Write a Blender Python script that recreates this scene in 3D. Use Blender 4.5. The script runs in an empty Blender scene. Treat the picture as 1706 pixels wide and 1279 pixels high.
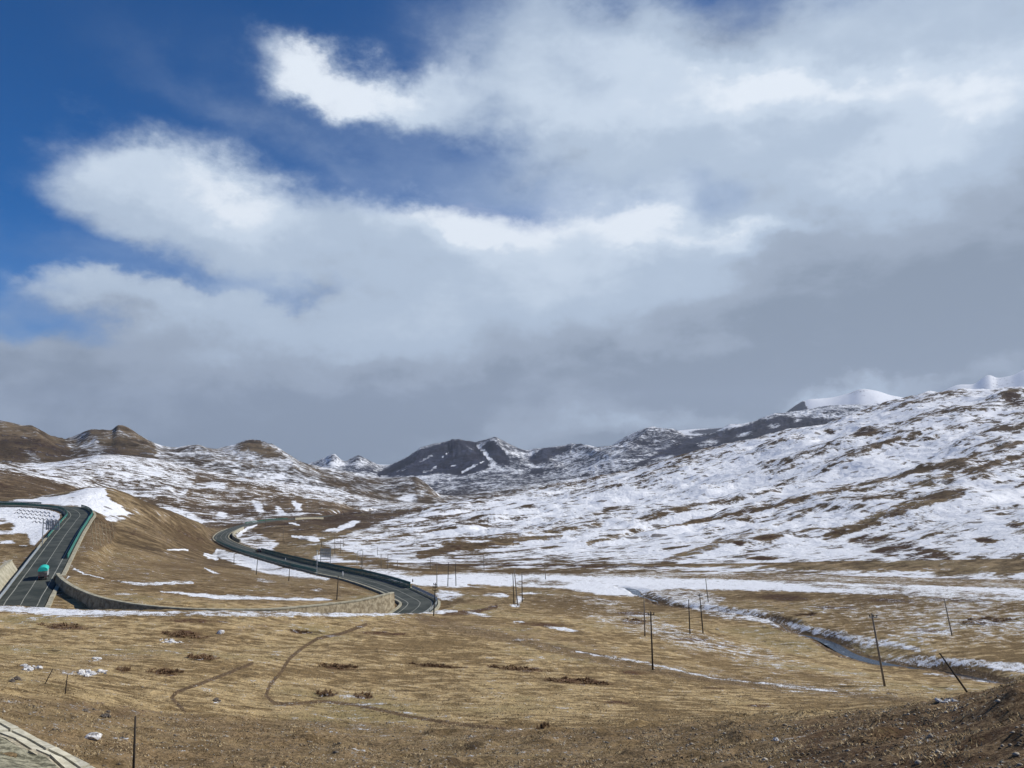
import bpy, math, random
import numpy as np
from math import radians as R

# ------------------------------------------------------------------ camera, light, exposure
SC = bpy.context.scene
COL = SC.collection
F, CX, CY = 1290.0, 853.0, 639.5            # focal length and centre of the photograph in its own pixels
PITCH = math.atan((750.0 - CY) / F)
SUN_AZ, SUN_EL = R(78), R(40)               # azimuth clockwise from +Y (the viewing direction)

cam_d = bpy.data.cameras.new('camera')
cam = bpy.data.objects.new('camera', cam_d)
COL.objects.link(cam)
cam_d.sensor_width = 36.0
cam_d.lens = F / 1706.0 * 36.0
cam_d.clip_start = 0.3
cam_d.clip_end = 60000.0
cam.location = (0, 0, 0)
cam.rotation_euler = (R(90) + PITCH, 0, 0)
SC.camera = cam
SC.view_settings.view_transform = 'Standard'
SC.view_settings.look = 'None'
SC.view_settings.exposure = 0.0
SC.view_settings.gamma = 1.0
SC.cycles.use_denoising = True
SC.cycles.max_bounces = 4
SC.cycles.diffuse_bounces = 2
SC.cycles.volume_bounces = 0

sun_d = bpy.data.lights.new('sun', 'SUN')
sun_d.energy = 4.8
sun_d.angle = R(0.55)
sun_d.color = (1.0, 0.95, 0.86)
sun = bpy.data.objects.new('sun', sun_d)
COL.objects.link(sun)
sv = (math.sin(SUN_AZ) * math.cos(SUN_EL), math.cos(SUN_AZ) * math.cos(SUN_EL), math.sin(SUN_EL))
from mathutils import Vector
sun.rotation_euler = Vector(sv).to_track_quat('Z', 'Y').to_euler()
sun.location = (200, 0, 200)


def ray(px, py):
    """world direction seen at a point of the photograph"""
    x = (px - CX) / F
    y = -(py - CY) / F
    c, s = math.cos(PITCH), math.sin(PITCH)
    return np.array([x, c - y * s, s + y * c])


def azel(px, py):
    v = ray(px, py)
    h = math.hypot(v[0], v[1])
    return math.atan2(v[0], v[1]), math.atan2(v[2], h)


def P(px, py, d):
    """point at horizontal distance d along the sight line"""
    v = ray(px, py)
    h = math.hypot(v[0], v[1])
    return v / h * d


# ------------------------------------------------------------------ node helpers
class NT:
    def __init__(self, nt):
        self.nt = nt
        nt.nodes.clear()

    def n(self, t, **kw):
        o = self.nt.nodes.new(t)
        for k, v in kw.items():
            setattr(o, k, v)
        return o

    def set(self, sock, v):
        if isinstance(v, bpy.types.NodeSocket):
            self.nt.links.new(v, sock)
        elif v is not None:
            sock.default_value = v

    def m(self, op, a, b=None, c=None, clamp=False):
        o = self.n('ShaderNodeMath', operation=op)
        o.use_clamp = clamp
        self.set(o.inputs[0], a)
        if b is not None: self.set(o.inputs[1], b)
        if c is not None: self.set(o.inputs[2], c)
        return o.outputs[0]

    def vm(self, op, a, b=None, c=None):
        o = self.n('ShaderNodeVectorMath', operation=op)
        self.set(o.inputs[0], a)
        if b is not None: self.set(o.inputs[1], b)
        if c is not None: self.set(o.inputs[2], c)
        return o.outputs[0] if op not in ('LENGTH', 'DOT_PRODUCT', 'DISTANCE') else o.outputs[1]

    def noise(self, vec, scale, detail=6, rough=.55, dist=0.0, lac=2.0):
        o = self.n('ShaderNodeTexNoise')
        self.set(o.inputs['Vector'], vec)
        o.inputs['Scale'].default_value = scale
        o.inputs['Detail'].default_value = detail
        o.inputs['Roughness'].default_value = rough
        o.inputs['Lacunarity'].default_value = lac
        o.inputs['Distortion'].default_value = dist
        return o.outputs['Fac'], o.outputs['Color']

    def ss(self, x, a, b, lo=0.0, hi=1.0):
        o = self.n('ShaderNodeMapRange', interpolation_type='SMOOTHSTEP')
        self.set(o.inputs['Value'], x)
        self.set(o.inputs['From Min'], a)
        self.set(o.inputs['From Max'], b)
        self.set(o.inputs['To Min'], lo)
        self.set(o.inputs['To Max'], hi)
        return o.outputs['Result']

    def mix(self, f, a, b, blend='MIX'):
        o = self.n('ShaderNodeMix', data_type='RGBA', blend_type=blend)
        self.set(o.inputs[0], f)
        for s, v in ((o.inputs[6], a), (o.inputs[7], b)):
            if isinstance(v, tuple) and len(v) == 3: v = (*v, 1)
            self.set(s, v)
        return o.outputs[2]

    def attr(self, name):
        return self.n('ShaderNodeAttribute', attribute_name=name).outputs['Fac']


# ------------------------------------------------------------------ sky: blue air and banks of cloud, by direction
world = bpy.data.worlds.new('World')
SC.world = world
world.use_nodes = True
W = NT(world.node_tree)
tc = W.n('ShaderNodeTexCoord').outputs['Generated']
sep = W.n('ShaderNodeSeparateXYZ')
W.set(sep.inputs[0], tc)
X_, Y_, Z_ = sep.outputs
sky = W.n('ShaderNodeTexSky', sky_type='NISHITA')
sky.sun_disc = False
sky.sun_elevation = SUN_EL
sky.sun_rotation = SUN_AZ
sky.altitude = 3600
sky.air_density = 1.0
sky.dust_density = 0.3
sky.ozone_density = 2.2
# direction in degrees: azimuth and elevation
AZd = W.m('MULTIPLY', W.m('ARCTAN2', X_, Y_), 57.29578)
ELd = W.m('MULTIPLY', W.m('ARCSINE', Z_), 57.29578)
cb = W.n('ShaderNodeCombineXYZ')
W.set(cb.inputs[0], AZd); W.set(cb.inputs[1], ELd)
A2 = cb.outputs[0]
# wisps: the position is pushed about by noise at three sizes
dirs = W.vm('MULTIPLY', tc, (1.0, 1.0, 1.5))
w1 = W.noise(dirs, 3.2, 2, .5)[1]
w2 = W.noise(dirs, 9.0, 8, .62)[1]
s1 = W.n('ShaderNodeVectorMath', operation='SCALE'); W.set(s1.inputs[0], W.vm('SUBTRACT', w1, (.5, .5, .5))); s1.inputs['Scale'].default_value = 6.0
s2 = W.n('ShaderNodeVectorMath', operation='SCALE'); W.set(s2.inputs[0], W.vm('SUBTRACT', w2, (.5, .5, .5))); s2.inputs['Scale'].default_value = 7.0
AW = W.vm('ADD', W.vm('ADD', A2, s1.outputs[0]), s2.outputs[0])

g = bpy.data.node_groups.new('cloud_lobe', 'ShaderNodeTree')
for nm, tp in (('P', 'NodeSocketVector'), ('C', 'NodeSocketVector'), ('IR', 'NodeSocketVector'), ('Ang', 'NodeSocketFloat'), ('Val', 'NodeSocketFloat'), ('Acc', 'NodeSocketFloat')):
    g.interface.new_socket(nm, in_out='INPUT', socket_type=tp)
g.interface.new_socket('Out', in_out='OUTPUT', socket_type='NodeSocketFloat')
G = NT(g)
gi = G.n('NodeGroupInput'); go = G.n('NodeGroupOutput')
dv = G.vm('SUBTRACT', gi.outputs['P'], gi.outputs['C'])
rt = G.n('ShaderNodeVectorRotate', rotation_type='Z_AXIS')
G.set(rt.inputs['Vector'], dv); G.set(rt.inputs['Angle'], gi.outputs['Ang'])
q = G.vm('MULTIPLY', rt.outputs[0], gi.outputs['IR'])
r2 = G.vm('DOT_PRODUCT', q, q)
ex = G.m('EXPONENT', G.m('MULTIPLY', r2, -0.85))
G.set(go.inputs[0], G.m('MULTIPLY_ADD', ex, gi.outputs['Val'], gi.outputs['Acc']))


def field(P_, lobes, base=0.0):
    acc = base
    for (px, py, rx, ry, ang, val) in lobes:
        a, e = azel(px, py)
        o = W.n('ShaderNodeGroup'); o.node_tree = g
        W.set(o.inputs['P'], P_)
        o.inputs['C'].default_value = (math.degrees(a), math.degrees(e), 0)
        k = 57.3 / F
        o.inputs['IR'].default_value = (1 / (rx * k), 1 / (ry * k), 0)
        o.inputs['Ang'].default_value = R(ang)
        o.inputs['Val'].default_value = val
        W.set(o.inputs['Acc'], acc)
        acc = o.outputs[0]
    return acc


# cloud cover lobes: photograph x, y, radii in pixels, tilt (deg, + = falls to the right), amount
COVER = [
    (600, 145, 185, 46, 4, 1.05), (500, 125, 60, 36, 10, .4), (430, 190, 60, 16, -25, .35), (690, 155, 90, 40, 8, .3),
    (250, 290, 130, 60, 8, .85), (330, 370, 230, 55, 10, .6), (400, 290, 60, 50, 20, .35), (170, 340, 90, 50, 0, .35),
    (640, 385, 210, 70, 10, .95), (750, 360, 100, 50, 28, .45), (560, 470, 380, 80, 5, .5),
    (1010, 430, 120, 80, 0, .8), (1060, 385, 60, 50, 0, .3), (960, 480, 300, 80, 3, .6), (1200, 450, 150, 40, 0, .6),
    (240, 505, 160, 26, 8, .62), (480, 565, 300, 50, 5, .75), (190, 645, 280, 42, 5, .6), (760, 620, 900, 100, 0, 1.1),
    (1350, 560, 450, 130, 0, 1.2), (1520, 440, 300, 90, 0, .8), (1700, 380, 200, 120, 0, .5),
    (1060, 105, 260, 70, 14, .62), (1180, 200, 330, 70, 6, .80), (850, 85, 70, 80, 0, .35), (1500, 210, 320, 110, 5, .75),
    (1520, 60, 360, 80, 0, .58), (1620, 330, 200, 90, 0, .6), (1010, 250, 170, 40, 5, .42), (1330, 300, 220, 60, 0, .55),
    (870, 190, 110, 50, 30, .30), (930, 290, 100, 40, 0, .2), (1130, 60, 100, 50, 0, .2),
    (1215, 60, 45, 40, 0, -.36), (1400, 95, 60, 36, 10, -.30), (1320, 30, 60, 20, 0, -.15), (930, 15, 100, 26, 0, -.35),
    (230, 440, 150, 20, 5, -.40), (470, 492, 120, 14, 4, -.40), (600, 262, 170, 38, 14, -.30), (790, 310, 110, 34, 25, -.38), (1000, 330, 120, 26, 0, -.2),
    (1180, 345, 46, 46, 0, -.35), (860, 335, 60, 24, 20, -.3), (190, 568, 120, 18, 5, -.30), (30, 560, 110, 40, 0, -.45), (1010, 130, 60, 24, 0, -.15),
    (20, 280, 70, 160, 0, -.25), (10, 450, 80, 60, 0, -.5), (250, 60, 350, 90, 0, -.15), (820, 60, 60, 60, 0, -.1),
    (900, -500, 900, 300, 0, .45), (2600, 100, 600, 500, 0, .8), (-1200, 560, 500, 120, 0, .6),
]
BRIGHT = [
    (570, 140, 190, 46, 3, .50), (520, 130, 60, 36, 0, .3), (250, 285, 160, 50, 8, .38), (400, 320, 80, 50, 25, .34),
    (700, 345, 160, 42, 14, .52), (800, 385, 50, 40, 35, .52), (960, 375, 150, 46, -10, .42), (1080, 375, 50, 40, 0, .42),
    (1200, 412, 130, 18, 2, .36), (1240, 140, 260, 40, 8, .34), (1420, 170, 330, 44, 4, .34), (1050, 150, 180, 60, 20, .16), (960, 210, 120, 30, 0, .18),
    (1600, 205, 150, 40, -15, .28), (1480, 295, 120, 36, 0, .26), (1560, 40, 200, 50, 0, .10),
    (640, 440, 420, 70, 4, .28), (520, 545, 340, 44, 3, .26), (200, 500, 180, 24, 5, .22), (1040, 490, 200, 60, 0, .18), (100, 640, 260, 40, 0, .10), (800, 520, 300, 40, 2, .1), (330, 585, 330, 40, 3, .15), (720, 600, 300, 36, 0, .10), (80, 690, 220, 40, 0, .06),
    (1250, 682, 330, 22, -6, .24), (1450, 648, 130, 18, -8, .26), (980, 698, 170, 22, 0, .16),
    (1500, 510, 330, 80, 0, -.12), (1050, 615, 450, 36, -3, -.12), (600, 680, 400, 40, 0, -.06), (1620, 420, 200, 60, 0, -.10), (560, 195, 150, 22, 4, -.2),
    (300, 400, 150, 30, 8, -.12), (1215, 60, 60, 50, 0, -.12), (1400, 90, 80, 40, 0, -.12),
]
cov = field(AW, COVER, -.10)
fb = W.noise(W.vm('ADD', dirs, W.vm('MULTIPLY', w1, (.25, .25, .25))), 7.0, 9, .62)[0]
fb2 = W.noise(W.vm('MULTIPLY', tc, (1.6, 1.6, 3.2)), 3.0, 7, .6)[0]
cov = W.m('ADD', cov, W.m('MULTIPLY', W.m('SUBTRACT', fb, .5), .85))
cov = W.m('ADD', cov, W.ss(ELd, 8.5, 2.5, 0.0, 1.0))
mask = W.ss(cov, .10, 1.12)
VEIL = [(720, 285, 260, 70, 12, .26), (1000, 290, 160, 70, 0, .7), (900, 60, 160, 70, -20, .55), (1250, 60, 300, 60, 0, .75), (1190, 350, 90, 60, 0, .5), (450, 215, 160, 22, 15, .22), (60, 560, 160, 60, 0, .6), (260, 440, 190, 26, 5, .25), (480, 490, 160, 20, 0, .6), (1500, 60, 400, 90, 0, .6)]
veil = field(AW, VEIL, 0.0)
veil = W.m('MULTIPLY', veil, W.ss(fb2, .30, .66, .35, 1.0), clamp=True)
mask = W.m('SUBTRACT', 1.0, W.m('MULTIPLY', W.m('SUBTRACT', 1.0, mask), W.m('SUBTRACT', 1.0, veil)))
bri = field(AW, BRIGHT, 0.0)
bri = W.m('ADD', bri, W.m('MULTIPLY', W.m('SUBTRACT', fb2, .5), .80))
bri = W.m('ADD', bri, .03)
bri = W.m('ADD', bri, W.m('MULTIPLY', W.m('SUBTRACT', fb, .5), .46))
thin = W.ss(ELd, 2.0, 24.0)
bri = W.m('ADD', W.m('MULTIPLY', bri, 1.08), W.m('MULTIPLY', thin, .36))
ramp = W.n('ShaderNodeValToRGB')
W.set(ramp.inputs[0], bri)
cr = ramp.color_ramp
cr.interpolation = 'EASE'
cr.elements[0].position = 0.0; cr.elements[0].color = (.245, .305, .40, 1)
cr.elements[1].position = 1.0; cr.elements[1].color = (.80, .87, .96, 1)
for p_, c_ in ((.22, (.34, .41, .52)), (.5, (.46, .56, .70)), (.78, (.60, .70, .83))):
    e_ = cr.elements.new(p_); e_.color = (*c_, 1)
SKY_K = 0.10
skyc = W.mix(1.0, sky.outputs[0], (SKY_K * .0, SKY_K * .55, SKY_K * 1.04), 'MULTIPLY')
# clear air: measured against the photograph
colr = W.mix(mask, skyc, ramp.outputs[0])
bg = W.n('ShaderNodeBackground')
W.set(bg.inputs[0], colr)
bg.inputs[1].default_value = 1.0
wo = W.n('ShaderNodeOutputWorld')
W.set(wo.inputs[0], bg.outputs[0])
world.cycles.sampling_method = 'MANUAL'
world.cycles.sample_map_resolution = 512

# ------------------------------------------------------------------ numpy noise
_rng = np.random.RandomState(7)
_PERM = _rng.permutation(1024)
_GR = _rng.uniform(0, 2 * np.pi, 1024)
_GX, _GY = np.cos(_GR), np.sin(_GR)


def perlin(x, y):
    xi = np.floor(x).astype(np.int64); yi = np.floor(y).astype(np.int64)
    xf = x - xi; yf = y - yi
    u = xf * xf * xf * (xf * (xf * 6 - 15) + 10)
    v = yf * yf * yf * (yf * (yf * 6 - 15) + 10)

    def gdot(ix, iy, dx, dy):
        h = _PERM[(_PERM[ix & 1023] + iy) & 1023]
        return _GX[h] * dx + _GY[h] * dy
    a = gdot(xi, yi, xf, yf); b = gdot(xi + 1, yi, xf - 1, yf)
    c = gdot(xi, yi + 1, xf, yf - 1); d = gdot(xi + 1, yi + 1, xf - 1, yf - 1)
    return (a + u * (b - a)) + v * ((c + u * (d - c)) - (a + u * (b - a)))


def fbm(x, y, octaves=5, gain=.5, ridged=False):
    s = np.zeros_like(x); amp = 1.0; f = 1.0; tot = 0
    for o in range(octaves):
        n = perlin(x * f + 17.3 * o, y * f - 9.1 * o) * 1.5
        if ridged: n = 1 - 2 * np.abs(n)
        s += n * amp; tot += amp
        amp *= gain; f *= 2.03
    return s / tot


def pchip_slopes(x, y):
    h = np.diff(x); dl = np.diff(y) / h
    m = np.zeros_like(y)
    a, b = dl[:-1], dl[1:]
    w1_ = 2 * h[1:] + h[:-1]; w2_ = h[1:] + 2 * h[:-1]
    ok = a * b > 0
    with np.errstate(divide='ignore', invalid='ignore'):
        hm = (w1_ + w2_) / (w1_ / a + w2_ / b)
    m[1:-1] = np.where(ok, hm, 0)
    m[0], m[-1] = dl[0], dl[-1]
    return m


def pchip(x, y, xq):
    m = pchip_slopes(x, y)
    i = np.clip(np.searchsorted(x, xq) - 1, 0, len(x) - 2)
    h = x[i + 1] - x[i]
    t = np.clip((xq - x[i]) / h, 0, 1)
    return (y[i] * (1 + 2 * t) * (1 - t) ** 2 + m[i] * h * t * (1 - t) ** 2 + y[i + 1] * t * t * (3 - 2 * t) - m[i + 1] * h * t * t * (1 - t))


def sstep(a, b, x):
    t = np.clip((x - a) / (b - a), 0, 1)
    return t * t * (3 - 2 * t)


# ------------------------------------------------------------------ terrain: a height field over bearing and distance
# each line runs across the view: (photograph x, photograph y, metres away)
LINES = [
    [(-900, 1700, 10), (0, 1700, 10), (853, 1700, 10), (1706, 1650, 9), (2600, 1600, 9)],
    [(-900, 1279, 36), (0, 1279, 34), (300, 1279, 38), (700, 1279, 38), (1000, 1279, 34), (1300, 1279, 28), (1500, 1279, 23), (1706, 1279, 20), (2600, 1150, 18)],
    [(-900, 1130, 60), (0, 1150, 55), (300, 1185, 60), (700, 1205, 60), (1050, 1212, 54), (1200, 1202, 50), (1400, 1189, 44), (1480, 1186, 41), (1560, 1174, 39), (1640, 1157, 37), (1706, 1142, 35), (2000, 1080, 33), (2600, 1060, 33)],
    [(-900, 1100, 72), (0, 1130, 67), (300, 1150, 73), (700, 1165, 77), (1000, 1180, 75), (1200, 1178, 82), (1400, 1172, 92), (1500, 1165, 98), (1617, 1162, 104), (1706, 1155, 110), (2000, 1130, 115), (2600, 1120, 118)],
    [(-900, 1080, 90), (0, 1100, 86), (300, 1100, 92), (700, 1100, 108), (1000, 1110, 112), (1200, 1120, 117), (1400, 1130, 122), (1540, 1136, 127), (1706, 1140, 126), (2000, 1118, 133), (2600, 1110, 140)],
    [(-900, 1040, 120), (0, 1055, 120), (300, 1060, 120), (700, 1060, 132), (900, 1060, 138), (1100, 1060, 150), (1250, 1060, 164), (1400, 1080, 160), (1550, 1108, 146), (1706, 1122, 138), (2000, 1100, 148), (2600, 1090, 160)],
    [(-900, 1010, 150), (0, 1013, 153), (120, 1018, 147), (200, 1020, 143), (300, 1020, 141), (400, 1021, 141), (500, 1021, 145), (600, 1020, 152), (660, 1019, 160), (720, 1018, 168), (900, 1010, 185), (1060, 1006, 205), (1200, 1015, 193), (1400, 1045, 173), (1550, 1075, 157), (1706, 1093, 150), (2000, 1080, 160), (2600, 1070, 175)],
    [(-900, 980, 185), (0, 985, 192), (200, 985, 190), (380, 1000, 178), (500, 1000, 180), (600, 993, 190), (660, 990, 200), (720, 985, 212), (900, 985, 228), (1060, 986, 233), (1200, 986, 229), (1400, 990, 215), (1706, 1000, 205), (2000, 1000, 205), (2600, 1000, 210)],
    [(-900, 925, 240), (0, 930, 242), (100, 935, 232), (200, 945, 235), (300, 960, 225), (450, 975, 215), (560, 974, 225), (650, 962, 262), (720, 961, 272), (900, 961, 285), (1200, 963, 280), (1400, 966, 272), (1706, 981, 255), (2000, 985, 250), (2600, 985, 255)],
    [(-900, 885, 300), (0, 893, 290), (90, 893, 295), (140, 905, 300), (200, 915, 295), (300, 935, 300), (450, 949, 312), (520, 948, 315), (560, 941, 330), (650, 938, 340), (800, 941, 345), (1000, 945, 330), (1200, 948, 322), (1400, 952, 315), (1706, 966, 300), (2000, 970, 290), (2600, 970, 290)],
    [(-900, 838, 380), (0, 841, 370), (130, 845, 375), (200, 858, 385), (250, 874, 395), (300, 895, 420), (360, 914, 440), (450, 915, 450), (560, 918, 430), (650, 925, 400), (800, 925, 400), (1000, 925, 390), (1200, 920, 390), (1400, 915, 385), (1706, 905, 380), (2000, 890, 380), (2600, 880, 390)],
    [(-900, 832, 440), (0, 832, 430), (60, 828, 438), (110, 820, 440), (150, 812, 442), (180, 813, 445), (215, 824, 450), (250, 841, 458), (300, 861, 480), (350, 882, 520), (400, 892, 560), (450, 883, 590), (560, 888, 560), (650, 900, 520), (800, 900, 520), (1000, 890, 520), (1200, 870, 520), (1400, 850, 520), (1706, 830, 520), (2000, 820, 520), (2600, 800, 520)],
    [(-900, 860, 580), (0, 860, 590), (200, 865, 600), (300, 872, 620), (400, 880, 680), (500, 870, 720), (560, 879, 660), (620, 881, 650), (800, 870, 700), (1000, 850, 720), (1200, 822, 740), (1400, 793, 740), (1706, 762, 740), (2000, 745, 740), (2600, 700, 740)],
    [(-900, 760, 880), (-200, 765, 900), (0, 783, 900), (60, 795, 900), (130, 815, 890), (200, 845, 880), (300, 855, 900), (400, 862, 900), (500, 862, 900), (580, 858, 930), (650, 854, 930), (740, 845, 930), (830, 840, 900), (1000, 815, 930), (1200, 775, 950), (1400, 738, 950), (1706, 705, 950), (2000, 690, 950), (2600, 640, 950)],
    [(-900, 765, 1400), (0, 775, 1450), (60, 775, 1450), (130, 768, 1450), (175, 761, 1500), (250, 767, 1500), (330, 785, 1500), (420, 800, 1450), (500, 816, 1400), (560, 832, 1300), (590, 849, 1250), (650, 852, 1200), (740, 845, 1150), (830, 832, 1080), (980, 808, 1180), (1060, 786, 1230), (1130, 766, 1280), (1200, 750, 1320), (1280, 729, 1380), (1400, 703, 1430), (1480, 680, 1450), (1560, 661, 1480), (1640, 658, 1480), (1706, 650, 1480), (2000, 640, 1480), (2600, 600, 1480)],
    [(-900, 790, 1800), (0, 793, 1850), (200, 793, 1850), (350, 805, 1850), (500, 838, 1800), (590, 850, 1700), (650, 846, 1700), (740, 850, 1600), (830, 850, 1500), (980, 838, 1550), (1130, 805, 1650), (1280, 785, 1800), (1400, 775, 1900), (1706, 760, 1900), (2600, 740, 1900)],
    [(-900, 768, 2150), (0, 768, 2150), (200, 768, 2150), (350, 778, 2150), (500, 800, 2100), (600, 826, 2050), (650, 838, 2050), (735, 842, 2050), (830, 838, 2050), (980, 822, 2150), (1130, 792, 2250), (1280, 770, 2300), (1706, 745, 2300), (2600, 730, 2300)],
    [(-900, 700, 2700), (-200, 700, 2700), (0, 717, 2700), (60, 727, 2700), (112, 734, 2700), (155, 722, 2750), (185, 725, 2750), (197, 717, 2750), (215, 723, 2750), (240, 737, 2750), (290, 752, 2750), (320, 751, 2750), (350, 757, 2750), (385, 750, 2750), (410, 745, 2750), (440, 751, 2750), (480, 767, 2750), (540, 783, 2700), (600, 796, 2650), (645, 801, 2600), (690, 797, 2550), (712, 810, 2500), (738, 834, 2450), (800, 836, 2600), (900, 826, 2700), (1000, 806, 2700), (1130, 780, 2700), (1280, 760, 2700), (1706, 740, 2700), (2600, 720, 2700)],
    [(-900, 790, 3400), (0, 790, 3400), (500, 812, 3400), (640, 822, 3300), (735, 828, 3400), (850, 815, 3400), (1000, 797, 3400), (1130, 777, 3400), (1280, 750, 3400), (1706, 730, 3400), (2600, 715, 3400)],
    [(-900, 785, 4200), (0, 785, 4200), (500, 798, 4200), (600, 792, 4200), (640, 800, 4200), (700, 795, 4200), (760, 790, 4200), (830, 787, 4200), (900, 790, 4200), (1000, 776, 4200), (1100, 757, 4200), (1200, 745, 4200), (1300, 722, 4200), (1706, 700, 4200), (2600, 700, 4200)],
    [(-900, 785, 5100), (0, 785, 5100), (460, 785, 5100), (520, 776, 5100), (540, 768, 5100), (553, 762, 5100), (575, 773, 5100), (596, 766, 5100), (612, 772, 5100), (640, 783, 5100), (655, 778, 5100), (680, 765, 5100), (705, 752, 5100), (730, 743, 5100), (762, 738, 5100), (793, 742, 5100), (822, 736, 5100), (850, 745, 5100), (882, 755, 5100), (915, 749, 5100), (950, 745, 5100), (985, 751, 5100), (1010, 748, 5100), (1050, 730, 5100), (1090, 719, 5100), (1120, 723, 5100), (1140, 736, 5100), (1190, 728, 5100), (1240, 716, 5100), (1300, 694, 5100), (1400, 680, 5100), (1706, 690, 5100), (2600, 690, 5100)],
    [(-900, 775, 6500), (600, 780, 6500), (900, 765, 6500), (1200, 740, 6500), (1706, 710, 6500), (2600, 700, 6500)],
    [(-900, 782, 8500), (450, 780, 8500), (600, 779, 8500), (650, 777, 8500), (700, 768, 8500), (900, 752, 8500), (975, 744, 8500), (1000, 748, 8500), (1060, 736, 8500), (1100, 722, 8500), (1150, 716, 8500), (1200, 712, 8500), (1290, 696, 8500), (1338, 670, 8500), (1352, 666, 8500), (1385, 663, 8500), (1412, 657, 8500), (1436, 650, 8500), (1455, 652, 8500), (1490, 662, 8500), (1530, 667, 8500), (1600, 655, 8500), (1706, 655, 8500), (2600, 640, 8500)],
    [(-900, 786, 10500), (900, 775, 10500), (1400, 700, 10500), (1706, 690, 10500), (2600, 690, 10500)],
    [(-900, 784, 13000), (600, 782, 13000), (1000, 765, 13000), (1400, 690, 13000), (1500, 672, 13000), (1560, 656, 13000), (1600, 641, 13000), (1618, 641, 13000), (1648, 627, 13000), (1662, 631, 13000), (1682, 628, 13000), (1706, 618, 13000), (1740, 606, 13000), (1800, 610, 13000), (2600, 640, 13000)],
    [(-900, 790, 16000), (900, 780, 16000), (1706, 740, 16000), (2600, 740, 16000)],
]

# bearings: fine inside the view, coarse round the back
AZ_IN = np.radians(np.arange(-36.5, 36.5001, 0.052))
AZ_OUT = np.radians(np.concatenate([np.arange(37, 60, .5), np.arange(60, 180, 3), [180]]))
AZ = np.concatenate([-AZ_OUT[::-1], AZ_IN, AZ_OUT])
rows = list(np.geomspace(0.6, 14, 30)[:-1])
d_ = 14.0
while d_ < 16000:
    rows.append(d_)
    if d_ < 30: d_ *= 1.012
    elif d_ < 150: d_ *= 1.0055
    elif d_ < 420: d_ *= 1.0042
    elif d_ < 1600: d_ *= 1.0055
    else: d_ *= 1.008
rows.append(16000.0)
RD = np.array(rows)
LR = np.log(RD)

nl = len(LINES)
LZ = np.zeros((nl + 1, len(AZ))); LDd = np.zeros((nl + 1, len(AZ)))
LZ[0] = -1.75; LDd[0] = 0.5
for i, L in enumerate(LINES):
    a = []; z = []; dd = []
    for (px, py, d) in L:
        p = P(px, py, d)
        a.append(math.atan2(p[0], p[1])); z.append(p[2]); dd.append(d)
    a = np.array(a); z = np.array(z); dd = np.array(dd, float)
    # far outside the frame everything levels off
    lim = np.clip(AZ, a[0], a[-1])
    LZ[i + 1] = pchip(a, z, lim); LDd[i + 1] = pchip(a, dd, lim)
H = np.zeros((len(RD), len(AZ)))
for j in range(len(AZ)):
    H[:, j] = pchip(np.log(LDd[:, j]), LZ[:, j], LR)
# soften kinks across bearings
AA, DD = np.meshgrid(AZ, RD)
GX = DD * np.sin(AA); GY = DD * np.cos(AA)
# relief
n_big = fbm(GX / 60, GY / 60, 5, .5)
n_med = fbm(GX / 9, GY / 9, 4, .5)
far = sstep(900, 4000, DD)
amp = np.where(DD < 300, .35, 0) + sstep(280, 700, DD) * 2.2
H += n_big * (amp * (1 - far)) * sstep(8, 60, DD) * np.where(DD < 300, 1, 1)
H += n_med * (.10 + sstep(260, 500, DD) * .35 * (1 - sstep(900, 1800, DD))) * sstep(4, 30, DD) * (1 - sstep(1500, 2600, DD))
H += fbm(GX / 1.4, GY / 1.4, 3, .55) * .09 * sstep(3, 20, DD) * (1 - sstep(120, 260, DD))
H += fbm(GX / 6.5, GY / 3.2, 4, .55) * .30 * sstep(3, 20, DD) * (1 - sstep(200, 330, DD))
H += np.maximum(fbm(GX / 3.6 + 7, GY / 2.6, 3, .5), 0) ** 1.5 * .8 * sstep(3, 20, DD) * (1 - sstep(55, 72, DD))
H += fbm(GX / 22 + 3, GY / 22, 4, .55) * 1.5 * sstep(330, 520, DD) * (1 - sstep(1200, 2200, DD))
rd1 = fbm(GX / 620 + .3 * n_big, GY / 620, 4, .40, True)
rd2 = fbm(GX / 1500 + 5, GY / 1500 + 2, 2, .5, True)
vfar = sstep(5800, 7200, DD)
H += (rd1 - .1) * far * (16 + 20 * np.clip(rd2, 0, 1)) * (1 - vfar)
H += vfar * fbm(GX / 1600, GY / 1600, 3, .45) * 40
n_gul = fbm(GX / 190 + .2, GY / 190, 3, .42, True)
H += (n_gul - .1) * sstep(700, 1100, DD) * 6 * (1 - far * .6) * (1 - sstep(2600, 3600, DD))
# folds of the long right-hand slope: spurs and hollows that run down towards the valley
ca_, sa_ = math.cos(R(33)), math.sin(R(33))
FU = GX * ca_ + GY * sa_; FV = -GX * sa_ + GY * ca_
fold = fbm(FU / 330 + 1.7, FV / 62 + .35 * fbm(GX / 120, GY / 120, 2), 4, .5)
fold2 = fbm(FU / 120 + 4, FV / 24, 3, .5)
rmask = sstep(330, 520, DD) * (1 - sstep(1500, 2000, DD)) * sstep(R(-12), R(-2), AA)
H += rmask * (fold * 11 + fold2 * 2.6)
lump = np.maximum(fbm(GX / 75 + 9, GY / 75, 3, .5), 0)
H += rmask * lump * 7


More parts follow.
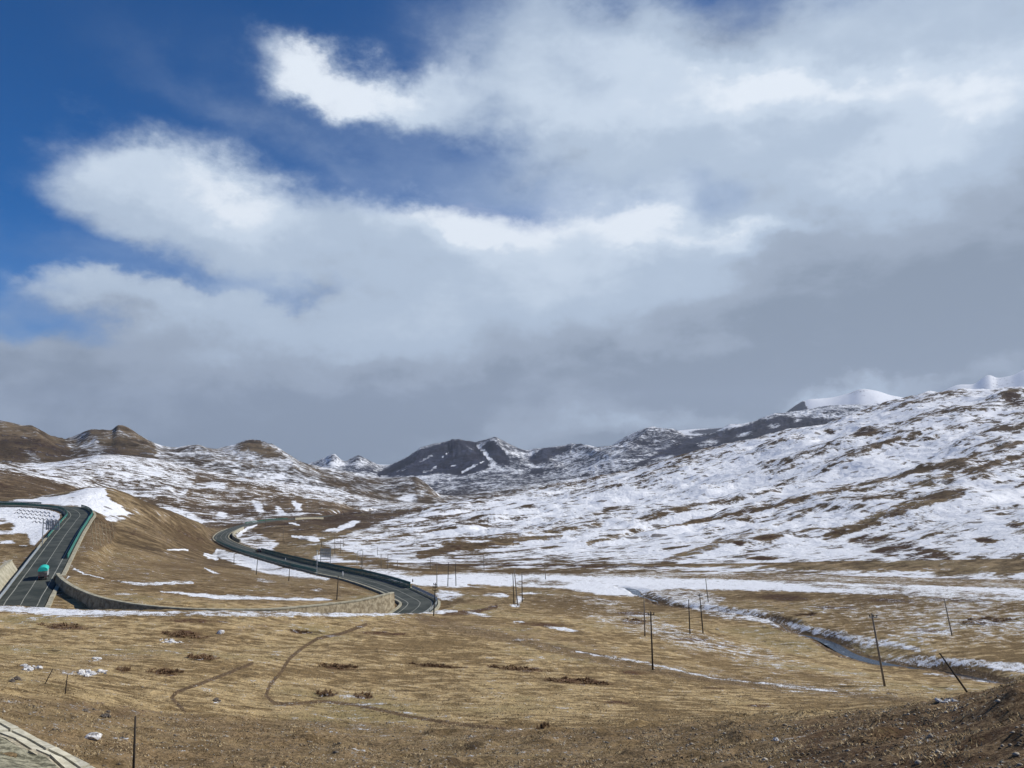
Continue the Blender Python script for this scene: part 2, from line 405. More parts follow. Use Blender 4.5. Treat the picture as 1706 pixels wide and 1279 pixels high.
def polyd(px, py, pts, vals=None):
    """distance from points to a polyline in the plane, and the value interpolated along it"""
    best = np.full(px.shape, 1e9); bv = np.zeros(px.shape); side = np.zeros(px.shape)
    for k in range(len(pts) - 1):
        ax, ay = pts[k][0], pts[k][1]; bx, by = pts[k + 1][0], pts[k + 1][1]
        ex_, ey_ = bx - ax, by - ay
        l2 = ex_ * ex_ + ey_ * ey_ + 1e-9
        t = np.clip(((px - ax) * ex_ + (py - ay) * ey_) / l2, 0, 1)
        qx = ax + t * ex_ - px; qy = ay + t * ey_ - py
        dd_ = np.hypot(qx, qy)
        m_ = dd_ < best
        best = np.where(m_, dd_, best)
        side = np.where(m_, np.sign(ex_ * (py - ay) - ey_ * (px - ax)), side)   # + = left of travel
        if vals is not None:
            bv = np.where(m_, vals[k] + t * (vals[k + 1] - vals[k]), bv)
    return best, bv, side


def smooth_path(pts, step=3.0):
    """Catmull-Rom through 3-D points, resampled"""
    p = np.array(pts, float)
    p = np.vstack([2 * p[0] - p[1], p, 2 * p[-1] - p[-2]])
    out = []
    for k in range(1, len(p) - 2):
        n = max(2, int(np.linalg.norm(p[k + 1] - p[k]) / step))
        for t in np.arange(n) / n:
            out.append(.5 * ((2 * p[k]) + (-p[k - 1] + p[k + 1]) * t + (2 * p[k - 1] - 5 * p[k] + 4 * p[k + 1] - p[k + 2]) * t * t + (-p[k - 1] + 3 * p[k] - 3 * p[k + 1] + p[k + 2]) * t ** 3))
    out.append(p[-2])
    return np.array(out)


def offset(path, s, dz=0.0):
    """parallel curve, + = right of travel"""
    t = np.gradient(path[:, :2], axis=0)
    t /= np.linalg.norm(t, axis=1)[:, None] + 1e-9
    o = path.copy()
    o[:, 0] += t[:, 1] * s; o[:, 1] -= t[:, 0] * s
    o[:, 2] += dz
    return o


# spurs running down from the summits: each has a lit and a shaded side
SPURS = [([(762, 739, 5080), (772, 765, 4700), (800, 790, 4250)], 55, 200), ([(705, 753, 5080), (695, 775, 4600), (680, 792, 4250)], 40, 190), ([(822, 737, 5080), (838, 770, 4600), (872, 790, 4200)], 60, 170),
         ([(882, 756, 5080), (900, 775, 4600), (930, 795, 4100)], 45, 190), ([(950, 746, 5080), (985, 775, 4500), (1030, 800, 3900)], 60, 220), ([(1090, 719, 5080), (1065, 755, 4500), (1010, 795, 3800)], 70, 260),
         ([(1140, 737, 5080), (1130, 760, 4500), (1090, 785, 3900)], 45, 180), ([(1240, 717, 5080), (1205, 742, 4500), (1150, 770, 3900)], 60, 230), ([(1300, 695, 5080), (1290, 715, 4600), (1250, 745, 4000)], 50, 200),
         ([(553, 763, 5080), (565, 778, 4700)], 16, 110), ([(596, 767, 5080), (612, 780, 4700)], 14, 110),
         ([(197, 717, 2740), (222, 742, 2450), (250, 765, 2180)], 22, 120), ([(60, 728, 2690), (48, 748, 2450), (70, 772, 2200)], 30, 130), ([(112, 734, 2690), (130, 752, 2400), (120, 768, 2200)], -16, 90), ([(155, 723, 2740), (150, 745, 2450), (165, 765, 2200)], 22, 100),
         ([(410, 746, 2740), (450, 768, 2450), (500, 795, 2150)], 32, 130), ([(320, 752, 2740), (340, 768, 2450), (360, 782, 2200)], 22, 110), ([(0, 718, 2690), (-10, 745, 2400), (10, 768, 2200)], 24, 120),
         ([(1338, 670, 8480), (1322, 688, 7900), (1290, 705, 7300)], 40, 420), ([(1436, 651, 8480), (1446, 675, 7900), (1460, 700, 7300)], 22, 420), ([(1648, 628, 12950), (1640, 645, 12000)], 30, 500), ([(1706, 619, 12950), (1690, 640, 12000)], 25, 500)]
for pts_, am_, wd_ in SPURS:
    wp = [P(*t) for t in pts_]; L_ = [0]
    for k_ in range(1, len(wp)): L_.append(L_[-1] + float(np.hypot(wp[k_][0] - wp[k_ - 1][0], wp[k_][1] - wp[k_ - 1][1])))
    d0 = min(t[2] for t in pts_) - wd_ * 1.5; d1 = max(t[2] for t in pts_) + wd_ * 1.5
    a0 = min(math.atan2(p_[0], p_[1]) for p_ in wp) - wd_ * 1.2 / d0; a1 = max(math.atan2(p_[0], p_[1]) for p_ in wp) + wd_ * 1.2 / d0
    r0_, r1_ = np.searchsorted(RD, d0), np.searchsorted(RD, d1); c0_, c1_ = np.searchsorted(AZ, a0), np.searchsorted(AZ, a1)
    sl_ = (slice(r0_, r1_), slice(c0_, c1_))
    jx = fbm(GX[sl_] / (wd_ * 1.5), GY[sl_] / (wd_ * 1.5), 3) * wd_ * .35
    dd_, tt_, _s = polyd(GX[sl_] + jx, GY[sl_], wp, [v_ / L_[-1] for v_ in L_])
    tp_ = np.clip(tt_ / .35, 0, 1) * (1 - .6 * np.clip((tt_ - .5) / .5, 0, 1))
    H[sl_] += am_ * np.maximum(0, 1 - dd_ / wd_) ** 1.25 * tp_

# the one road: in from the left, down past the truck, round a hairpin below the near bank, away along the valley
ROAD_IN = [P(*t) for t in ((-420, 828, 440), (-260, 832, 405), (-120, 837, 385), (0, 841, 372), (75, 842, 362), (118, 846, 350), (133, 857, 334), (126, 869, 317), (112, 887, 289), (99, 906, 262), (72, 948, 219), (52, 978, 197), (36, 1005, 184))]
HP = [(-91.5, 147, -31.6), (-80, 143.2, -32.6), (-66, 142.5, -33.8), (-52, 145, -35.0), (-40, 151.5, -36.2), (-31, 161.5, -37.2), (-25, 173, -37.9), (-22.7, 184, -38.2)]
def PY(px, py, Y):
    v = ray(px, py); return tuple(v * (Y / v[1]))


HP = [(x, y, z * .977) for x, y, z in HP]
WALLPTS = [PY(*t) for t in ((94, 956, 175), (103, 966, 169), (125, 980, 163), (160, 994, 156), (200, 1003, 152), (240, 1009, 150), (300, 1014, 149.5), (380, 1016, 152), (450, 1015, 156), (500, 1011, 161), (560, 1005, 169), (600, 1000, 175), (640, 991, 182), (656, 987, 186.5))]
ROAD_OUT = [P(*t) for t in ((700, 1006, 195), (687, 993, 202), (662, 982, 215), (610, 966, 243), (584, 960, 259), (530, 948, 291), (475, 935, 338), (422, 920, 400), (398, 912, 438), (378, 904, 490), (368, 896, 535), (373, 888, 575), (385, 882, 610), (400, 876.5, 645), (424, 871, 700), (455, 867, 760), (490, 864, 820), (560, 858, 960), (640, 851, 1150))]
road = smooth_path([tuple(v) for v in ROAD_IN] + HP + [tuple(v) for v in ROAD_OUT], 2.5)
# even out the grade
for _ in range(60):
    road[1:-1, 2] = (road[:-2, 2] + road[1:-1, 2] * 2 + road[2:, 2]) / 4

sel = (DD > 140) & (DD < 1200) & (AA > R(-40)) & (AA < R(5))
bd = np.full(H.shape, 1e9); bz = np.zeros(H.shape); bs = np.zeros(H.shape)
a_, b_, c_ = polyd(GX[sel], GY[sel], road[::3], road[::3, 2])
bd[sel] = a_; bz[sel] = b_; bs[sel] = c_
near_hp = (GY < 187) & (GX > -135) & (GX < -5) & (DD < 206)
wk = 1 - sstep(5.6, np.where(near_hp, 10.5, 14.0), bd)
# inside the hairpin the ground stands behind the retaining wall
wsel = near_hp & (bd < 26)
wa, wv_, wsd = polyd(GX[wsel], GY[wsel], WALLPTS, [p[2] for p in WALLPTS])
wk_ = wk[wsel]; b_in = bd[wsel]
inside = (wsd > 0)
H[wsel] = np.where(inside, np.minimum(H[wsel], wv_ - .15 + wa * .05) * (1 - np.exp(-wa / 6)) + (wv_ - .25) * np.exp(-wa / 6), H[wsel])
wk_ = np.where(inside & (wa > .3), 0.0, np.where((~inside) & (wa < 9) & (b_in < 12.5), 1.0, wk_))
wk[wsel] = wk_
H = H * (1 - wk) + (bz - .35) * wk
ROADBD, ROADSIDE = bd, bs

def interp_grid(X, Y, G_=None):
    G_ = H if G_ is None else G_
    a = math.atan2(X, Y); d = math.hypot(X, Y)
    j = int(np.clip(np.searchsorted(AZ, a) - 1, 0, len(AZ) - 2)); i = int(np.clip(np.searchsorted(RD, d) - 1, 0, len(RD) - 2))
    u = (a - AZ[j]) / (AZ[j + 1] - AZ[j]); v = (d - RD[i]) / (RD[i + 1] - RD[i])
    return float((G_[i, j] * (1 - u) + G_[i, j + 1] * u) * (1 - v) + (G_[i + 1, j] * (1 - u) + G_[i + 1, j + 1] * u) * v)


# stream channel on the right
STREAM = [P(*t) for t in ((1035, 975, 245), (1060, 992, 226), (1100, 1004, 214), (1150, 1016, 204), (1210, 1029, 193), (1260, 1043, 182), (1320, 1056, 173), (1400, 1075, 163), (1450, 1088, 156), (1500, 1099, 150), (1550, 1112, 143), (1620, 1128, 136), (1706, 1150, 128), (1800, 1165, 124))]
st = smooth_path(STREAM, 2.0)
for k_ in range(len(st)):
    st[k_, 0] += 2.6 * math.sin(k_ * .24) + 1.2 * math.sin(k_ * .61); st[k_, 1] += 3.2 * math.sin(k_ * .17 + 1) + 1.3 * math.sin(k_ * .47)
sel = (DD > 100) & (DD < 280) & (AA > R(3)) & (AA < R(42))
zt = np.array([interp_grid(x, y) for x, y, _ in st])
zt = np.convolve(np.pad(zt, 8, mode='edge'), np.ones(17) / 17, 'valid')
print('stream terrain', zt[::8].round(1))
wl = zt - .9
for k_ in range(len(st) - 2, -1, -1): wl[k_] = min(wl[k_], wl[k_ + 1] + .0)
st[:, 2] = np.maximum(wl, zt - 1.4)
a_, b_, c_ = polyd(GX[sel], GY[sel], st[::2], st[::2, 2])
sbd = np.full(H.shape, 1e9); sbd[sel] = a_
sz = np.zeros(H.shape); sz[sel] = b_; ssd = np.zeros(H.shape); ssd[sel] = c_
wid = .6 + 1.3 * fbm(GX / 9, GY / 9, 2)
hb = H.copy()
wk = 1 - sstep(wid, wid + np.where(ssd > 0, 4.2, 1.6), sbd)
H = H * (1 - wk) + np.minimum(H, sz - .35) * wk
STW = sbd; STS = ssd

# ditch line near the meadow and the footpaths sink a little
ARA = np.tan(AA)


def hit(px, py, dmin=14.0, dmax=15000.0):
    """where the sight line through a point of the photograph meets the ground"""
    v = ray(px, py); h = math.hypot(v[0], v[1]); a = math.atan2(v[0], v[1]); s = v[2] / h
    j = int(np.clip(np.searchsorted(AZ, a) - 1, 0, len(AZ) - 2)); u = (a - AZ[j]) / (AZ[j + 1] - AZ[j])
    col = H[:, j] * (1 - u) + H[:, j + 1] * u
    ok = (RD > dmin) & (RD < dmax) & (col >= s * RD)
    if not ok.any(): return None
    i = int(np.argmax(ok))
    if i == 0: return None
    f0 = col[i - 1] - s * RD[i - 1]; f1 = col[i] - s * RD[i]
    t = -f0 / (f1 - f0 + 1e-12) if f0 < 0 else 0
    d = RD[i - 1] + t * (RD[i] - RD[i - 1])
    return np.array([v[0] / h * d, v[1] / h * d, s * d])
#@@PAINT@@
# ------------------------------------------------------------------ what covers the ground: snow, dark heath, bare soil, and some shade painted with them
YF = GY; cP, sP = math.cos(PITCH), math.sin(PITCH)
fw = GY * cP + H * sP
up = -GY * sP + H * cP
fw = np.where(fw > .1, fw, .1)
UU = CX + F * GX / fw
VV = CY - F * up / fw
FRONT = np.abs(AA) < R(50)
_wx = fbm(UU / 22, VV / 7, 4, .6); _wy = fbm(UU / 22 + 40, VV / 7 + 9, 4, .6)
UW = UU + _wx * 7; VW = VV + _wy * 2.6
SN = np.zeros_like(H); SH = np.zeros_like(H); SO = np.zeros_like(H)
ATT = {'s': SN, 'h': SH, 'o': SO}


def _box(x0, x1, y0, y1, dmin, dmax):
    r0, r1 = np.searchsorted(RD, dmin), np.searchsorted(RD, dmax)
    sub = (slice(r0, r1), slice(None))
    m = (UW[sub] > x0) & (UW[sub] < x1) & (VW[sub] > y0) & (VW[sub] < y1) & FRONT[sub]
    return sub, m


def _put(k, sub, m, wgt, val):
    A_ = ATT[k][sub]
    A_[m] += (val - A_[m]) * wgt


def ell(k, cx, cy, rx, ry, ang, val, w=1.0, dmin=15, dmax=16000, soft=.6):
    r = max(rx, ry) * 1.3 + 2
    sub, m = _box(cx - r, cx + r, cy - r, cy + r, dmin, dmax)
    if not m.any(): return
    x = UW[sub][m] - cx; y = VW[sub][m] - cy
    c, s = math.cos(R(ang)), math.sin(R(ang))
    q = np.hypot((x * c + y * s) / rx, (-x * s + y * c) / ry)
    _put(k, sub, m, w * (1 - sstep(1 - soft, 1 + soft * .3, q)), val)


def line(k, pts, width, val, w=1.0, dmin=15, dmax=16000, taper=None, warp=True):
    xs = [p[0] for p in pts]; ys = [p[1] for p in pts]; b = width * 2 + 4
    sub, m = _box(min(xs) - b, max(xs) + b, min(ys) - b, max(ys) + b, dmin, dmax)
    if not m.any(): return
    UX, VY = (UW, VW) if warp else (UU, VV)
    wd = [p[2] if len(p) > 2 else width for p in pts]
    dd_, ww, _ = polyd(UX[sub][m], VY[sub][m], pts, wd)
    _put(k, sub, m, w * (1 - sstep(ww * .45, ww * 1.1 + .3, dd_)), val)


def poly(k, pts, val, w=1.0, soft=4.0, dmin=15, dmax=16000):
    xs = [p[0] for p in pts]; ys = [p[1] for p in pts]
    sub, m = _box(min(xs) - soft, max(xs) + soft, min(ys) - soft, max(ys) + soft, dmin, dmax)
    if not m.any(): return
    x = UW[sub][m]; y = VW[sub][m]
    ins = np.zeros(x.shape, bool); n = len(pts)
    for i in range(n):
        x0, y0 = pts[i]; x1, y1 = pts[(i + 1) % n]
        if y0 == y1: continue
        c = ((y0 > y) != (y1 > y)) & (x < (x1 - x0) * (y - y0) / (y1 - y0) + x0)
        ins ^= c
    dd_, _, _ = polyd(x, y, list(pts) + [pts[0]])
    sd = np.where(ins, dd_, -dd_)
    _put(k, sub, m, w * sstep(-soft, soft, sd), val)


def painted():
    # far mountains and middle hills
    SN[:] = np.where(DD > 700, .50, SN)
    SN[:] = np.where(DD > 3400, .50, SN)
    SN[:] = np.where(DD > 7000, .80, SN)
    q = 3400
    poly('s', [(630, 790), (655, 776), (705, 750), (762, 734), (797, 740), (808, 760), (814, 778), (770, 790), (740, 786), (700, 790)], -.35, dmin=q, dmax=7000)  # cloud-shaded mountain face: shade painted dark by taking the snow off
    poly('s', [(806, 745), (822, 736), (840, 755), (848, 772), (830, 770)], -.2, dmin=q, dmax=7000)  # shaded left face of the second peak, painted dark likewise
    line('s', [(797, 742), (812, 760), (825, 775)], 4, .75, dmin=q, dmax=7000)
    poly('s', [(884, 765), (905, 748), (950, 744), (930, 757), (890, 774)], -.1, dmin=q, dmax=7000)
    ell('s', 895, 785, 12, 6, 0, .2, dmin=q, dmax=7000)
    ell('s', 1090, 745, 70, 30, 0, .42, dmin=q, dmax=7000)
    poly('s', [(1130, 735), (1300, 695), (1400, 700), (1230, 745), (1100, 770), (1060, 775)], .08, dmin=q, dmax=7000)
    for pts, wd, v in (([(700, 769), (718, 758)], 3, .5), ([(737, 763), (745, 756)], 1.3, .9), ([(776, 744), (790, 748)], 3, .45), ([(708, 786), (726, 778)], 4, .5), ([(752, 776), (775, 770)], 1.5, .6), ([(660, 786), (690, 772)], 3, .35), ([(770, 786), (795, 774), (806, 768)], 3, .7)):
        line('s', pts, wd, v, dmin=q, dmax=7000)
    for x, y, rx, ry, v in ((1180, 738, 26, 7, .55), (1240, 724, 20, 5, .6), (1215, 750, 24, 5, .42), (1290, 709, 14, 5, .62), (1140, 752, 18, 6, .1), (1100, 765, 30, 6, .5), (1330, 700, 12, 4, .5), (1265, 733, 16, 4, .45)):
        ell('s', x, y, rx, ry, -15, v, dmin=q, dmax=7000)
    for x, y, v in ((560, 773, .62), (600, 773, .62)):
        ell('s', x, y, 14, 10, 20, v, dmin=q, dmax=7000)
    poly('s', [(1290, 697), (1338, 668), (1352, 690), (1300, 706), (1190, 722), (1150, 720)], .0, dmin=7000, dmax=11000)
    poly('s', [(1338, 666), (1380, 660), (1440, 652), (1530, 660), (1500, 690), (1360, 694)], .88, dmin=7000, dmax=11000)
    poly('s', [(1460, 672), (1480, 668), (1520, 668), (1500, 690), (1450, 690)], .3, dmin=7000, dmax=11000)
    # left skyline ridge
    q = dict(dmin=1900, dmax=3400)
    poly('s', [(-40, 690), (60, 705), (112, 725), (130, 790), (-40, 790)], .24, soft=9, **q)
    poly('s', [(140, 712), (197, 695), (258, 730), (266, 770), (190, 765), (160, 745)], .26, soft=9, **q)
    poly('s', [(112, 732), (160, 722), (175, 760), (120, 768)], .42, **q)
    ell('s', 60, 770, 30, 12, 40, .45, **q)
    poly('s', [(262, 730), (400, 730), (480, 756), (560, 800), (560, 830), (260, 800)], .47, **q)
    poly('s', [(385, 735), (425, 733), (480, 764), (440, 762)], .24, soft=6, **q)
    line('s', [(470, 764), (540, 795), (600, 825), (720, 838)], 9, .38, **q)
    poly('s', [(380, 780), (480, 780), (620, 835), (560, 835), (400, 800)], .60, **q)
    ell('s', 620, 838, 40, 8, 0, .55, **q)
    poly('s', [(600, 795), (700, 795), (735, 830), (700, 830), (640, 812)], .48, **q)
    line('s', [(690, 797), (738, 836)], 4, .34, **q)
    for x in (655, 712): ell('s', x, 832, 11, 9, 20, .25, **q)
    ell('s', 680, 830, 16, 8, 0, .8, **q)
    # snowy middle hills on the left
    q = dict(dmin=950, dmax=1900)
    poly('s', [(-60, 770), (60, 772), (175, 760), (340, 785), (300, 850), (160, 850), (-60, 800)], .53, **q)
    ell('s', 90, 778, 60, 10, 0, .62, **q); ell('s', 250, 790, 60, 14, 10, .60, **q)
    ell('s', 210, 820, 60, 9, 5, .60, **q); ell('s', 290, 830, 60, 8, 8, .42, **q)
    poly('s', [(330, 786), (600, 848), (620, 860), (380, 870), (300, 840)], .27, **q)
    ell('s', 360, 808, 22, 8, 10, .62, **q)
    poly('s', [(500, 826), (600, 846), (600, 866), (480, 858), (440, 846)], .05, **q)
    q = dict(dmin=700, dmax=1300)
    poly('s', [(-60, 780), (60, 795), (150, 818), (130, 832), (-60, 832)], .05, **q)
    poly('s', [(130, 822), (260, 830), (480, 862), (420, 884), (300, 872), (160, 850)], .30, **q)
    for x, y, rx, ry, a in ((300, 855, 40, 8, 18), (330, 868, 14, 5, 0), (430, 845, 16, 8, 50), (466, 850, 12, 7, 50), (495, 842, 12, 7, 50), (500, 862, 10, 4, 40), (370, 858, 10, 6, 0)):
        ell('s', x, y, rx, ry, a, .85, **q); 
    # cone hill beside the left road
    q = dict(dmin=345, dmax=620)
    poly('s', [(-60, 840), (40, 832), (110, 822), (150, 812), (176, 812), (180, 830), (222, 856), (178, 860), (150, 848), (120, 842), (0, 838)], .95, soft=3, **q)
    ell('s', 190, 864, 22, 6, 0, .6, dmin=340, dmax=620)
    ell('s', 122, 830, 14, 3, 0, .6, dmin=340, dmax=620)
    # bowl inside the left bend
    q = dict(dmin=225, dmax=372)
    poly('s', [(-60, 844), (70, 845), (104, 852), (96, 875), (70, 905), (52, 905), (45, 888), (-60, 893)], .95, soft=3, **q)
    ell('s', 10, 878, 18, 9, 0, .15, **q); ell('s', 5, 866, 12, 4, 0, .35, **q)
    ell('s', 12, 903, 16, 3, 0, .9, **q); ell('s', 40, 908, 9, 1.5, 0, .8, **q)
    ell('s', 60, 900, 14, 12, 0, .85, **q)
    # grass bowl between the roads
    ell('s', 112, 950, 9, 11, 0, .95, dmin=190, dmax=300); ell('s', 108, 960, 9, 6, 0, .9, dmin=190, dmax=300)
    line('s', [(122, 948, 1.5), (150, 958, 1.2), (172, 964, 1)], 2, .9, dmin=190, dmax=300)
    line('s', [(188, 968, 1.5), (240, 973, 3), (320, 970, 2)], 3, .72, dmin=190, dmax=330)
    line('s', [(270, 985, 1), (330, 991, 4), (400, 998, 7.5), (480, 1001, 7), (535, 1000, 4.5), (560, 1002, 2)], 6, .85, dmin=180, dmax=330)
    line('s', [(180, 996, 1), (260, 1003, 2), (360, 1010, 1.5)], 2, .75, dmin=180, dmax=330)
    line('s', [(278, 915, 1.2), (312, 916, 2)], 2, 1, dmin=250, dmax=600)
    line('s', [(340, 946, 1), (352, 952, 1.6), (378, 960, 1.5)], 2, .8, dmin=250, dmax=500)
    for x, y, rx in ((300, 969, 18), (530, 983, 15), (440, 967, 20), (210, 990, 30)): ell('s', x, y, rx, 3, 5, .45, dmin=180, dmax=400)
    # snow on the fill below the right road, and past it
    q = dict(dmin=240, dmax=620)
    poly('s', [(362, 914), (400, 922), (460, 936), (520, 950), (560, 961), (545, 966), (500, 962), (440, 955), (380, 935), (352, 925)], .85, soft=2.5, **q)
    line('s', [(340, 923), (360, 930)], 4, .9, **q)
    ell('s', 620, 1000, 30, 3, -6, .6, dmin=180, dmax=260)
    q = dict(dmin=380, dmax=760)
    poly('s', [(390, 885), (425, 873), (420, 880), (440, 893), (470, 905), (475, 915), (430, 918), (395, 900)], .50, **q)
    line('s', [(395, 893), (410, 882), (426, 873)], 2.5, 1, dmin=500, dmax=760)
    ell('s', 455, 913, 24, 4, 3, .85, **q)
    line('s', [(483, 872), (497, 874)], 1.5, 1, dmin=500, dmax=900)
    line('s', [(488, 893, 2), (505, 896, 3), (520, 897, 5), (530, 900, 2)], 3, 1, **q)
    poly('s', [(535, 885), (560, 878), (592, 866), (600, 868), (585, 878), (560, 886)], 1, soft=2, dmin=560, dmax=900)
    # right hillside
    q = dict(dmin=345, dmax=1650)
    poly('s', [(575, 890), (625, 870), (742, 841), (830, 831), (980, 806), (1130, 764), (1280, 727), (1400, 700), (1560, 658), (1706, 648), (1800, 640), (1800, 972), (1706, 970), (1400, 956), (1200, 950), (1000, 946), (800, 941), (690, 938), (600, 925), (540, 905)], .60, soft=4, **q)
    poly('s', [(520, 925), (580, 890), (640, 872), (700, 880), (640, 905), (560, 912)], .42, **q)
    poly('s', [(515, 922), (560, 930), (640, 938), (700, 930), (720, 941), (660, 945), (600, 942), (530, 935)], .9, **q)
    ell('s', 900, 850, 170, 28, -6, .72, **q)
    for x, y, rx, ry, a, v in ((800, 870, 160, 10, -6, .72), (1150, 790, 110, 18, -18, .72), (1060, 815, 90, 18, -12, .74), (1300, 800, 130, 20, -12, .76),
                               (1430, 780, 60, 14, -8, .85), (1250, 770, 70, 18, -15, .78), (1540, 760, 90, 14, -10, .78), (1350, 745, 60, 12, -15, .76), (1540, 680, 110, 12, -8, .74),
                               (1150, 880, 130, 14, -5, .72), (1050, 920, 200, 8, 0, .76), (1620, 830, 110, 26, -8, .80), (1640, 900, 90, 24, 0, .74), (1330, 870, 110, 12, -8, .76),
                               (1340, 925, 120, 10, 0, .78), (1200, 935, 120, 7, 0, .74), (1650, 950, 60, 7, 0, .85), (900, 925, 160, 6, 0, .80)):
        ell('s', x, y, rx, ry, a, v, .8, **q)
    for pts, wd, v in (([(700, 925), (760, 912), (850, 903), (930, 893)], 7, .10), ([(740, 905), (830, 893), (920, 885), (1000, 876)], 5, .30),
                       ([(980, 905), (1080, 880), (1200, 862), (1330, 832), (1420, 808), (1560, 778), (1706, 735)], 4.5, .22),
                       ([(1050, 870), (1180, 840), (1300, 815)], 5, .38), ([(1380, 770), (1480, 745), (1600, 712), (1706, 690)], 9, .38),
                       ([(1110, 935), (1160, 920), (1200, 905)], 9, .15), ([(1380, 895), (1450, 865), (1520, 840), (1600, 820)], 11, .18),
                       ([(1440, 830), (1560, 800), (1706, 760)], 6, .28), ([(1410, 760), (1450, 745), (1530, 722)], 6, .30), ([(600, 905), (680, 890), (760, 878)], 2.5, .28),
                       ([(640, 880), (740, 862), (860, 838)], 1.6, .3), ([(1200, 905), (1280, 880), (1350, 850)], 4, .38), ([(1010, 850), (1100, 815), (1180, 800)], 6, .45)):
        line('s', pts, wd, v, .95, **q)
    for x, y, rx, ry, a in ((1385, 720, 18, 7, 10), (1440, 718, 26, 8, -15), (1420, 702, 8, 2, 0), (1375, 783, 8, 3, 0), (1510, 770, 12, 5, -20), (1690, 665, 25, 16, 30), (1230, 905, 14, 5, 0), (1280, 895, 30, 5, -5), (1690, 875, 20, 6, 0), (1640, 900, 24, 5, 5), (1270, 930, 30, 4, 0), (1600, 940, 30, 3, 0)):
        ell('s', x, y, rx, ry, a, .05, **q)
        ell('h', x, y, rx, ry, a, .9, **q)
    poly('h', [(1330, 1195), (1480, 1180), (1640, 1150), (1720, 1130), (1900, 1100), (1900, 1400), (1250, 1400)], 1.1, soft=30, dmin=15, dmax=46)  # shade over the near right mound, painted dark through the heath value
    poly('s', [(1410, 900), (1440, 888), (1500, 895), (1570, 920), (1600, 940), (1540, 946), (1470, 925)], .30, **q)
    poly('h', [(1410, 900), (1440, 888), (1500, 895), (1570, 920), (1600, 940), (1540, 946), (1470, 925)], .95, **q)
    rm_ = rmask * np.where(UU > 560, 1, 0)
    SN[:] += rm_ * (np.where(fold < 0, -fold * .50, -fold * .70) - fold2 * .30 + .09)
    # brown band at its foot, then the snowy river flat
    poly('s', [(560, 940), (700, 938), (1000, 940), (1300, 946), (1706, 956), (1800, 960), (1800, 972), (1300, 958), (1000, 951), (700, 948)], .42, soft=5, dmin=290, dmax=420)
    line('h', [(700, 941), (900, 942), (1100, 945), (1300, 950)], 2.2, .95, dmin=290, dmax=420)
    poly('s', [(620, 943), (800, 944), (1000, 948), (1200, 953), (1400, 958), (1706, 970), (1800, 972), (1800, 980), (1400, 970), (1200, 964), (1000, 960), (800, 955), (690, 948), (640, 950)], .30, soft=4, dmin=255, dmax=420)
    ell('s', 950, 958, 200, 5, 1, .42, dmin=255, dmax=420)
    poly('s', [(600, 945), (700, 952), (720, 960), (670, 970), (620, 956)], .66, soft=4, dmin=230, dmax=420)
    ell('s', 690, 957, 30, 4, 0, .25, dmin=230, dmax=420)
    q = dict(dmin=205, dmax=330)
    poly('s', [(650, 966), (740, 956), (800, 956), (860, 958), (1000, 961), (1200, 965), (1400, 971), (1706, 980), (1800, 985), (1800, 1004), (1700, 1001), (1500, 992), (1300, 984), (1120, 981), (1060, 992), (1010, 992), (940, 980), (850, 976), (760, 978), (700, 975)], .97, soft=3, **q)
    for x, y, rx, ry, a in ((880, 968, 30, 6, -10), (920, 972, 40, 6, 0), (1390, 977, 60, 5, 3), (1330, 970, 40, 3, 0), (1480, 980, 50, 4, 3), (1640, 990, 60, 5, 4)):
        ell('s', x, y, rx, ry, a, .42, **q); ell('h', x, y, rx, ry, a, .5, **q)
    line('s', [(780, 974), (830, 977)], 2, .1, **q)
    # hump at the stream's head, near banks
    q = dict(dmin=120, dmax=260)
    poly('s', [(1060, 990), (1090, 982), (1160, 983), (1210, 995), (1190, 1012), (1120, 1005)], .42, **q)
    ell('s', 1190, 1018, 70, 11, 14, .55, **q)
    line('s', [(1180, 1012, 6), (1240, 1024, 7), (1300, 1040, 7), (1360, 1050, 7), (1420, 1062, 8), (1480, 1072, 8), (1530, 1082, 5)], 8, .58, **q)
    line('s', [(1560, 1100, 4), (1620, 1105, 9), (1706, 1112, 11), (1780, 1112, 12)], 9, .75, **q)
    line('s', [(1540, 1122, 2), (1600, 1128, 3), (1660, 1136, 3)], 3, .5, **q)
    ell('s', 1600, 1030, 300, 60, 3, .33, .8, dmin=120, dmax=250)
    ell('s', 1140, 1062, 130, 20, 12, .40, .9, **q); ell('s', 1230, 1085, 120, 16, 10, .36, .8, **q)
    ell('s', 1000, 1020, 150, 22, 10, .30, .8, **q)
    ell('s', 1330, 1130, 230, 30, 8, .26, .6, dmin=90, dmax=200)
    # flecks round the triple pole and the gully
    for x, y, rx, ry, v in ((835, 992, 14, 4, .8), (858, 1009, 10, 3, .95), (866, 998, 8, 8, .8), (820, 990, 20, 3, .6), (725, 1018, 25, 5, .5), (800, 1024, 30, 4, .55), (880, 988, 16, 2, .7), (940, 1048, 36, 3.5, .85), (865, 1036, 14, 2, .7), (745, 992, 28, 11, .62), (735, 1020, 12, 3, .6), (1000, 1000, 60, 6, .35)):
        ell('s', x, y, rx, ry, 0 if rx < 30 else 8, v, dmin=120, dmax=240)
    # snow lying along the lip above the hidden road
    line('s', [(-40, 1010, 9), (20, 1013, 9), (70, 1018, 9), (140, 1021, 8), (200, 1022, 6), (290, 1022, 6), (400, 1022, 6), (560, 1022, 7), (650, 1020, 6), (760, 1018, 3)], 5, .55, dmin=110, dmax=175)
    line('s', [(-40, 1011, 4), (70, 1017, 5), (140, 1020, 4), (300, 1020, 2)], 4, .80, dmin=120, dmax=175)
    # thin snow in the wheel tracks
    line('s', [(960, 1085, 1.5), (1080, 1105, 2.5), (1190, 1130, 1.8), (1290, 1140, 1.5), (1395, 1152, 1.2)], 2, .55, dmin=70, dmax=150, warp=False)
